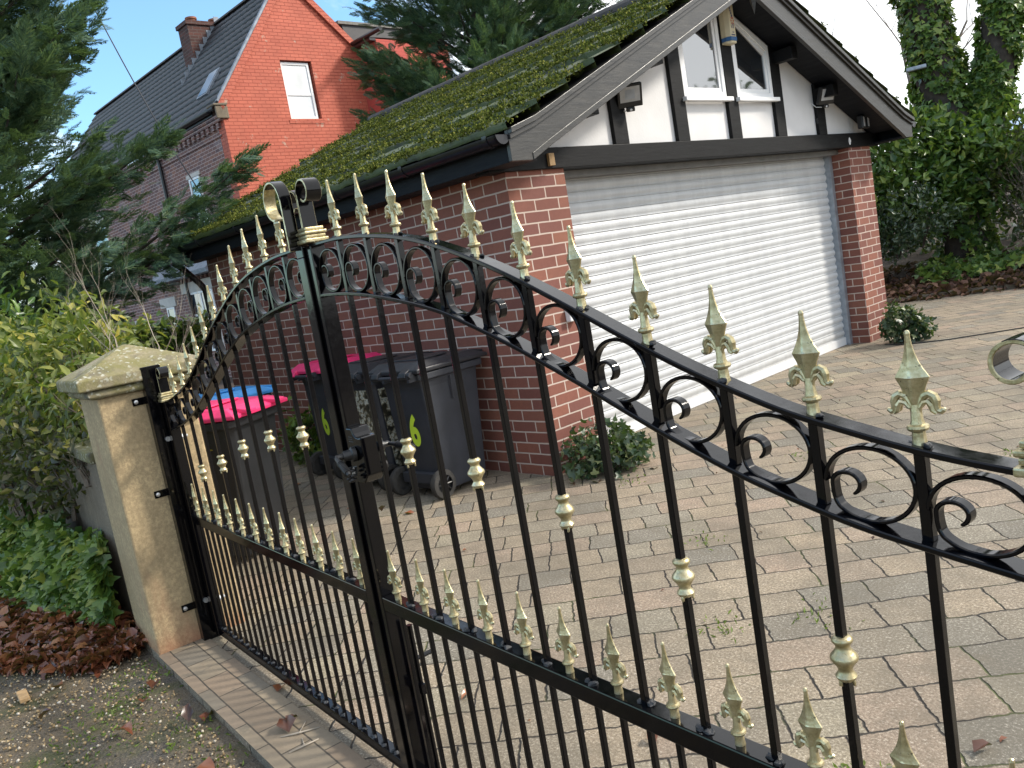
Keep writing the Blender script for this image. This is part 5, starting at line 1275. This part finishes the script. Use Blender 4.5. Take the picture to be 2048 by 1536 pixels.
# bare trees far behind
for k, (x, y, h, r, sp, lab) in enumerate([(-7.75, 18.7, 3.4, 0.13, 0.75, 'bare grey tree between the garage roof and the ivy trunk'), (-11.2, 21.0, 3.0, 0.09, 0.85, 'thin bare tree just above the slope of the garage roof'), (-4.4, 23.0, 4.5, 0.10, 0.9, 'fine twigged bare tree showing in the fork of the ivy trunk'), (-1.6, 19.0, 3.2, 0.16, 0.7, 'rusty bare tree at the far right behind the ivy trunk')]):
    mb = MB(); rn = random.Random(60 + k); tube_tree(mb, (0, 0, -0.1), (0.02, 0.02, 1), h, r, 5 if k != 1 else 5, rn, sp, 3, 0.2, 6, 0.72)
    o = empty('bare_tree', (x, y, 0), 0, lab, 'tree', 'bare winter trees'); mb.build('branches', M['palebark'], o)
# bare trees standing behind the viewer, reflected in the gable windows
for k, (x, y) in enumerate([(5.2, 15.5), (8.0, 18.0)]):
    mb = MB(); rn = random.Random(90 + k); tube_tree(mb, (0, 0, -0.1), (0, 0, 1), 3.6, 0.16, 5, rn, 0.75, 3, 0.2, 6, 0.72)
    o = empty('bare_tree', (x, y, 0), 0, 'bare tree beyond the drive reflected in the gable windows', 'tree', 'bare trees reflected in the windows'); mb.build('branches', M['bark'], o)
# outbuilding roof glimpsed at the right edge
ob = empty('distant_outbuilding', (-7.55, 23.3, 0), R(22), 'low building with pale blue roof glimpsed at the right edge', 'building')
mb = MB(); mb.box(0, 9, 0, 4, -0.1, 2.62); mb.build('wall', M['oldstone'], ob); mb = MB(); mb.prism([(-0.2, 2.62), (4.2, 2.62), (4.2, 3.12), (0.9, 3.12)], -0.1, 9.3, 'x'); mb.build('roof', plain('pale_blue_sheet_roof', (0.30, 0.42, 0.58), 0.3), ob)

# --- left side: shrub above the wall, ivy over the wall, twigs
leafy('spotted_laurel', 'yellow green drooping leaved shrub filling the left edge behind the low wall', 'shrub', [(-3.45, 0.0, 1.14, 0.60, 0.38, 0.44), (-2.85, -0.06, 1.05, 0.36, 0.22, 0.27), (-3.9, 0.05, 1.22, 0.6, 0.5, 0.46), (-3.25, 0.10, 0.85, 0.6, 0.35, 0.3), (-4.5, 0.0, 1.2, 0.6, 0.5, 0.55)], 5200, 0.084, 'yellowshrub', seed=14, width=0.52, droop=1.0, stems=22, stem_mat='palebark', cluster=6, upb=0.15, shell=0.35)
leafy('dark_laurel', 'dark leaved laurel between the yellow green shrub and the conifer', 'shrub', [(-6.0, -0.2, 1.25, 0.7, 0.5, 0.6)], 1500, 0.12, 'laurel', seed=15, width=0.5, stems=8)
leafy('brown_stemmed_shrub', 'sparse shrub of dull small leaves on tangled stems hanging over the low wall', 'shrub', [(-3.3, -0.32, 0.78, 0.75, 0.22, 0.30), (-4.1, -0.38, 0.80, 0.7, 0.28, 0.36), (-2.62, -0.22, 0.86, 0.16, 0.10, 0.12)], 1700, 0.062, 'brownshrub', seed=16, width=0.6, stems=30, stem_mat='palebark', shell=0.2)
# twigs of a leafless bush by the pillar
tw = empty('leafless_bush', (-2.95, 0.12, 0.85), 0, 'leafless grey twiggy bush rising beside the pillar cap', 'bush')
for k, (dx, dy, tx, ty, hgt) in enumerate([(0, 0, 0.02, 0.02, 0.55), (0.12, 0.08, 0.25, 0.12, 0.48), (0.28, 0.10, 0.45, 0.2, 0.33), (-0.12, 0, -0.2, 0.05, 0.45)]):
    mb = MB(); rn = random.Random(130 + k); tube_tree(mb, (dx, dy, 0), (tx, ty, 1), hgt, 0.008, 4, rn, 0.62, 3, 0.15, 5, 0.66); mb.build('twig_stem', M['twig'], tw)
# ivy over the wall face and the bank beside the pillar
rg = np.random.default_rng(5); n = 5200
X = -2.28 - 4.2 * rg.random(n) ** 1.25; top = 0.50 + 0.16 * np.sin(X * 2.2) + 0.10 * np.sin(X * 5.1) - 0.35 * np.clip((X + 2.75) / 0.5, 0, 1); Zt = rg.random(n) ** 0.85
Z = 0.02 + top * Zt; Y = -0.262 - (0.05 + 0.30 * (1 - Zt)) * np.clip((-X - 2.2) * 0.9, 0.1, 1.0) - 0.05 * rg.random(n) + 0.03 * np.sin(X * 9)
P = np.stack([X, Y, Z], 1); f = rg.normal(0, 0.6, P.shape) + np.array([0.1, -0.5, -0.5]); nr = rg.normal(0, 0.4, P.shape) + np.array([0.25, -0.7, 0.75])
V, F = scatter(IVY_V, IVY_F, P, f, nr, rg.uniform(0.045, 0.095, n)); tag(mesh_np('ivy_ground_cover', V, F, M['ivy']), 'glossy ivy spilling over the low wall and bank left of the pillar', 'ivy', None, 'stuff')
# ivy on the boundary wall
n = 900; P = np.stack([-8.47 + 0.10 * rg.random(n), 0.9 + 1.5 * rg.random(n), 1.30 + rg.normal(0, 0.10, n)], 1); V, F = scatter(IVY_V, IVY_F, P, rg.normal(0, 0.6, P.shape) + np.array([0.4, -0.2, -0.5]), rg.normal(0, 0.4, P.shape) + np.array([0.8, -0.3, 0.6]), rg.uniform(0.07, 0.13, n)); mesh_np('wall_top_ivy', V, F, M['ivy'], gw).location = (8.6, 0, 0)
# ivy clumps at the foot of the garage
for (x, y, rx, ry, rz, nn, sz, lab, mt, sd_) in [(-1.95, 2.64, 0.22, 0.25, 0.23, 1300, 0.050, 'bushy ivy clump at the corner of the garage beside the shutter', 'ivydark', 31), (-5.05, 2.0, 0.30, 0.24, 0.34, 900, 0.07, 'ivy clump growing against the brick wall beside the pink lidded bin', 'ivy', 32), (-2.24, 7.15, 0.17, 0.15, 0.28, 950, 0.052, 'small variegated ivy clump at the foot of the right garage pier', 'ivydark', 33)]:
    leafy('ivy_clump', lab, 'ivy', [(x, y, rz * 0.55, rx, ry, rz * 0.8), (x + 0.10, y + 0.05, rz * 0.35, rx * 0.8, ry * 0.8, rz * 0.5)], nn, sz, mt, 'ivy clumps at the foot of the garage', IVY_V, IVY_F, sd_, 0.4, 4, 'bark', 1.0, 0.6)
# ivy running over the far bank
n = 2600; t = rg.uniform(2.4, 8.5, n); d = 0.22 + np.abs(rg.normal(0.9, 0.5, n)); keep = np.sin(t * 2.7) * 0.35 + d > 0.75; t, d = t[keep], d[keep]
P = np.stack([K0[0] + KD[0] * t + KN[0] * d, K0[1] + KD[1] * t + KN[1] * d, 0.10 + 0.12 * d + 0.10 * rg.random(len(t))], 1)
V, F = scatter(IVY_V, IVY_F, P, rg.normal(0, 0.7, P.shape) + np.array([0.2, -0.5, -0.1]), rg.normal(0, 0.4, P.shape) + np.array([0.1, -0.5, 0.9]), rg.uniform(0.07, 0.13, len(P))); tag(mesh_np('ivy_ground_cover', V, F, M['ivy']), 'ivy creeping over the dead leaves on the far bank', 'ivy', None, 'stuff')
# --- fallen leaves
def litter(name, label, P, size, mat, seed, flat=0.45):
    rg = np.random.default_rng(seed); n = len(P); f = rg.normal(size=(n, 3)) * np.array([1, 1, 0.35]); nr = rg.normal(0, flat, (n, 3)) + np.array([0, 0, 1.0])
    s = size * rg.uniform(0.6, 1.25, n); tv = np.array(LEAF_V); tv = tv * np.array([1, 1, 2.2]); V, F = scatter(tv, LEAF_F, P, f, nr, s, s * rg.uniform(0.7, 1.05, n)); return tag(mesh_np(name, V, F, M[mat]), label, 'leaves', None, 'stuff')
n = 5200; X = -2.02 - 3.0 * rg.random(n) ** 1.3; w = rg.random(n) ** 1.1; wd = 0.17 + 0.62 * np.clip((-X - 1.95) / 0.9, 0, 1); Y = -0.27 - wd * w - 0.02; Z = -0.02 + 0.11 * (1 - w) * np.clip((-X - 1.9) / 0.4, 0.1, 1) * rg.random(n) ** 0.6 + 0.01
litter('fallen_leaves', 'wet red brown fallen leaves heaped at the foot of the pillar and ivy', np.stack([X, Y, Z], 1), 0.060, 'litter', 41)
n = 5200; t = rg.uniform(-2.5, 9, n); d = 0.02 + 2.2 * rg.random(n) ** 1.7; P = np.stack([K0[0] + KD[0] * t + KN[0] * d, K0[1] + KD[1] * t + KN[1] * d, 0.055 + 0.12 * d + 0.035 * rg.random(n)], 1)
litter('fallen_leaves', 'dry brown fallen leaves spread along the far bank under the shrubs', P, 0.12, 'drylitter', 42, 0.7)
n = 260; t = rg.uniform(-1, 4, n); d = -np.abs(rg.normal(0, 0.10, n)); P = np.stack([K0[0] + KD[0] * t + KN[0] * d, K0[1] + KD[1] * t + KN[1] * d, np.full(n, 0.015)], 1)
litter('fallen_leaves', 'dry leaves drifted against the kerb on the paving', P, 0.10, 'drylitter', 43, 0.4)
pts = [(0.55, 0.35), (0.62, 0.30), (0.48, 0.22), (0.30, 0.18), (0.42, 0.55), (-0.3, 0.4), (1.1, 1.0), (0.95, 0.62), (1.72, 0.42), (-0.7, -0.12), (-0.95, -0.05), (-1.1, -0.34), (-0.75, -0.42), (-2.55, 1.45), (-2.75, 1.4), (-2.4, 1.3), (-4.5, 1.7), (-4.3, 1.5), (-1.55, -0.36), (-1.45, -0.42), (-1.3, -0.55), (-1.05, -0.3), (-0.62, -0.14), (-1.9, -0.5), (-2.0, -0.62), (-1.7, -0.75), (-1.9, 2.3), (-1.75, 2.4), (-1.6, 2.75)]
P = np.array([(x, y, 0.008 if y > -0.26 else -0.025) for x, y in pts]); litter('fallen_leaves', 'single red leaves scattered flat on the paving and gravel', P, 0.075, 'litter', 44, 0.12)
n = 130; rg = np.random.default_rng(71); P = np.stack([rg.uniform(-4.5, 2.2, n), rg.uniform(0.1, 8.5, n), np.full(n, 0.006)], 1); P = P[(P[:, 0] > -2.0) | (P[:, 1] < 1.5)]
litter('fallen_leaves', 'tiny leaf fragments and bits of bark strewn over the block paving', P, 0.022, 'litter', 72, 0.15)
# --- loose gravel on the lane
n = 17000; X = -4.6 + 5.6 * rg.random(n); Y = -0.30 - 1.1 * rg.random(n) ** 1.0; dens = np.sin(X * 2.3 + 0.7) * np.sin(Y * 5 + X) + rg.normal(0, 0.7, n); k = dens > -0.35; X, Y = X[k], Y[k]
octv = np.array([(1, 0, 0), (0, 1, 0), (-1, 0, 0), (0, -1, 0), (0, 0, 0.7), (0, 0, -0.7), (0.75, 0.75, 0.15), (-0.7, 0.7, -0.1)]); octf = [(0, 6, 4), (6, 1, 4), (1, 7, 4), (7, 2, 4), (2, 3, 4), (3, 0, 4), (0, 5, 6), (6, 5, 1), (1, 5, 7), (7, 5, 2), (2, 5, 3), (3, 5, 0)]
P = np.stack([X, Y, -0.034 + 0.006 * rg.random(len(X))], 1); s = rg.uniform(0.0022, 0.0085, len(X)); V, F = scatter(octv, octf, P, rg.normal(size=P.shape), rg.normal(0, 0.3, P.shape) + np.array([0, 0, 1]), s, s * rg.uniform(0.6, 1.3, len(X)))
tag(mesh_np('gravel', V, F, M['pebble']), 'loose golden gravel on the mossy lane outside the gate', 'gravel', None, 'stuff')
# grass tufts in the paving joints and weeds on the lane
P = []; 
for (x, y, m, r) in [(1.0, 2.6, 40, 0.05), (0.2, 3.6, 40, 0.05), (-0.9, 3.3, 30, 0.05), (0.7, 4.1, 40, 0.05), (-0.2, 5.2, 30, 0.05), (1.7, 3.0, 40, 0.05), (0.1, 1.2, 50, 0.05), (0.35, 1.5, 40, 0.06), (-0.5, 1.9, 30, 0.05), (0.9, 0.75, 40, 0.03), (1.3, 1.5, 30, 0.05), (-1.55, 2.5, 30, 0.05), (-1.5, -0.5, 120, 0.12), (-1.35, -0.6, 100, 0.10), (-1.75, -0.33, 120, 0.10), (-1.1, -0.75, 80, 0.1), (-1.0, -0.36, 70, 0.08), (-0.75, -0.33, 60, 0.07)]:
    P.append(np.stack([x + rg.normal(0, r, m), y + rg.normal(0, r, m), np.full(m, 0.0 if y > -0.25 else -0.036)], 1))
P = np.concatenate(P); V, F = scatter(LEAF4_V, LEAF4_F, P, rg.normal(0, 0.8, P.shape) + np.array([0, 0, 0.55]), rg.normal(size=P.shape), rg.uniform(0.012, 0.030, len(P)), rg.uniform(0.006, 0.012, len(P))); tag(mesh_np('grass', V, F, M['grass']), 'little green tufts in the paving joints and gravel', 'grass', None, 'stuff')
# twigs, a stick and a stone on the ground outside the gate
for k, (x, y, a, l) in enumerate([(-0.62, -0.17, 0.9, 0.13), (-0.50, -0.19, 1.3, 0.10), (1.62, 0.95, 0.2, 0.12), (1.9, 0.9, 1.9, 0.09)]):
    mb = MB(); z = 0.006; mb.tube([(x, y, z), (x + math.cos(a) * l * 0.5, y + math.sin(a) * l * 0.5, z + 0.006), (x + math.cos(a + .2) * l, y + math.sin(a + .2) * l, z)], 0.003, 5); mb.tube([(x + math.cos(a) * l * 0.5, y + math.sin(a) * l * 0.5, z + 0.006), (x + math.cos(a + .9) * l * 0.8, y + math.sin(a + .9) * l * 0.8, z)], 0.002, 5)
    tag(mb.build('twig', M['twig'] if k < 2 else M['bark']), ['pale forked twig on the paving outside the gate', 'pale forked twig on the paving outside the gate', 'dark twig on the paving inside the gate', 'dark twig on the paving inside the gate'][k], 'twig', ['pale twigs outside the gate', 'dark twigs inside the gate'][k // 2])
mb = MB(); mb.box(-2.10, -1.98, -0.79, -0.75, -0.035, -0.015); tag(mb.build('wood_offcut', M['wood'], bevel=0.004), 'small flat piece of pale wood lying on the lane', 'wood')
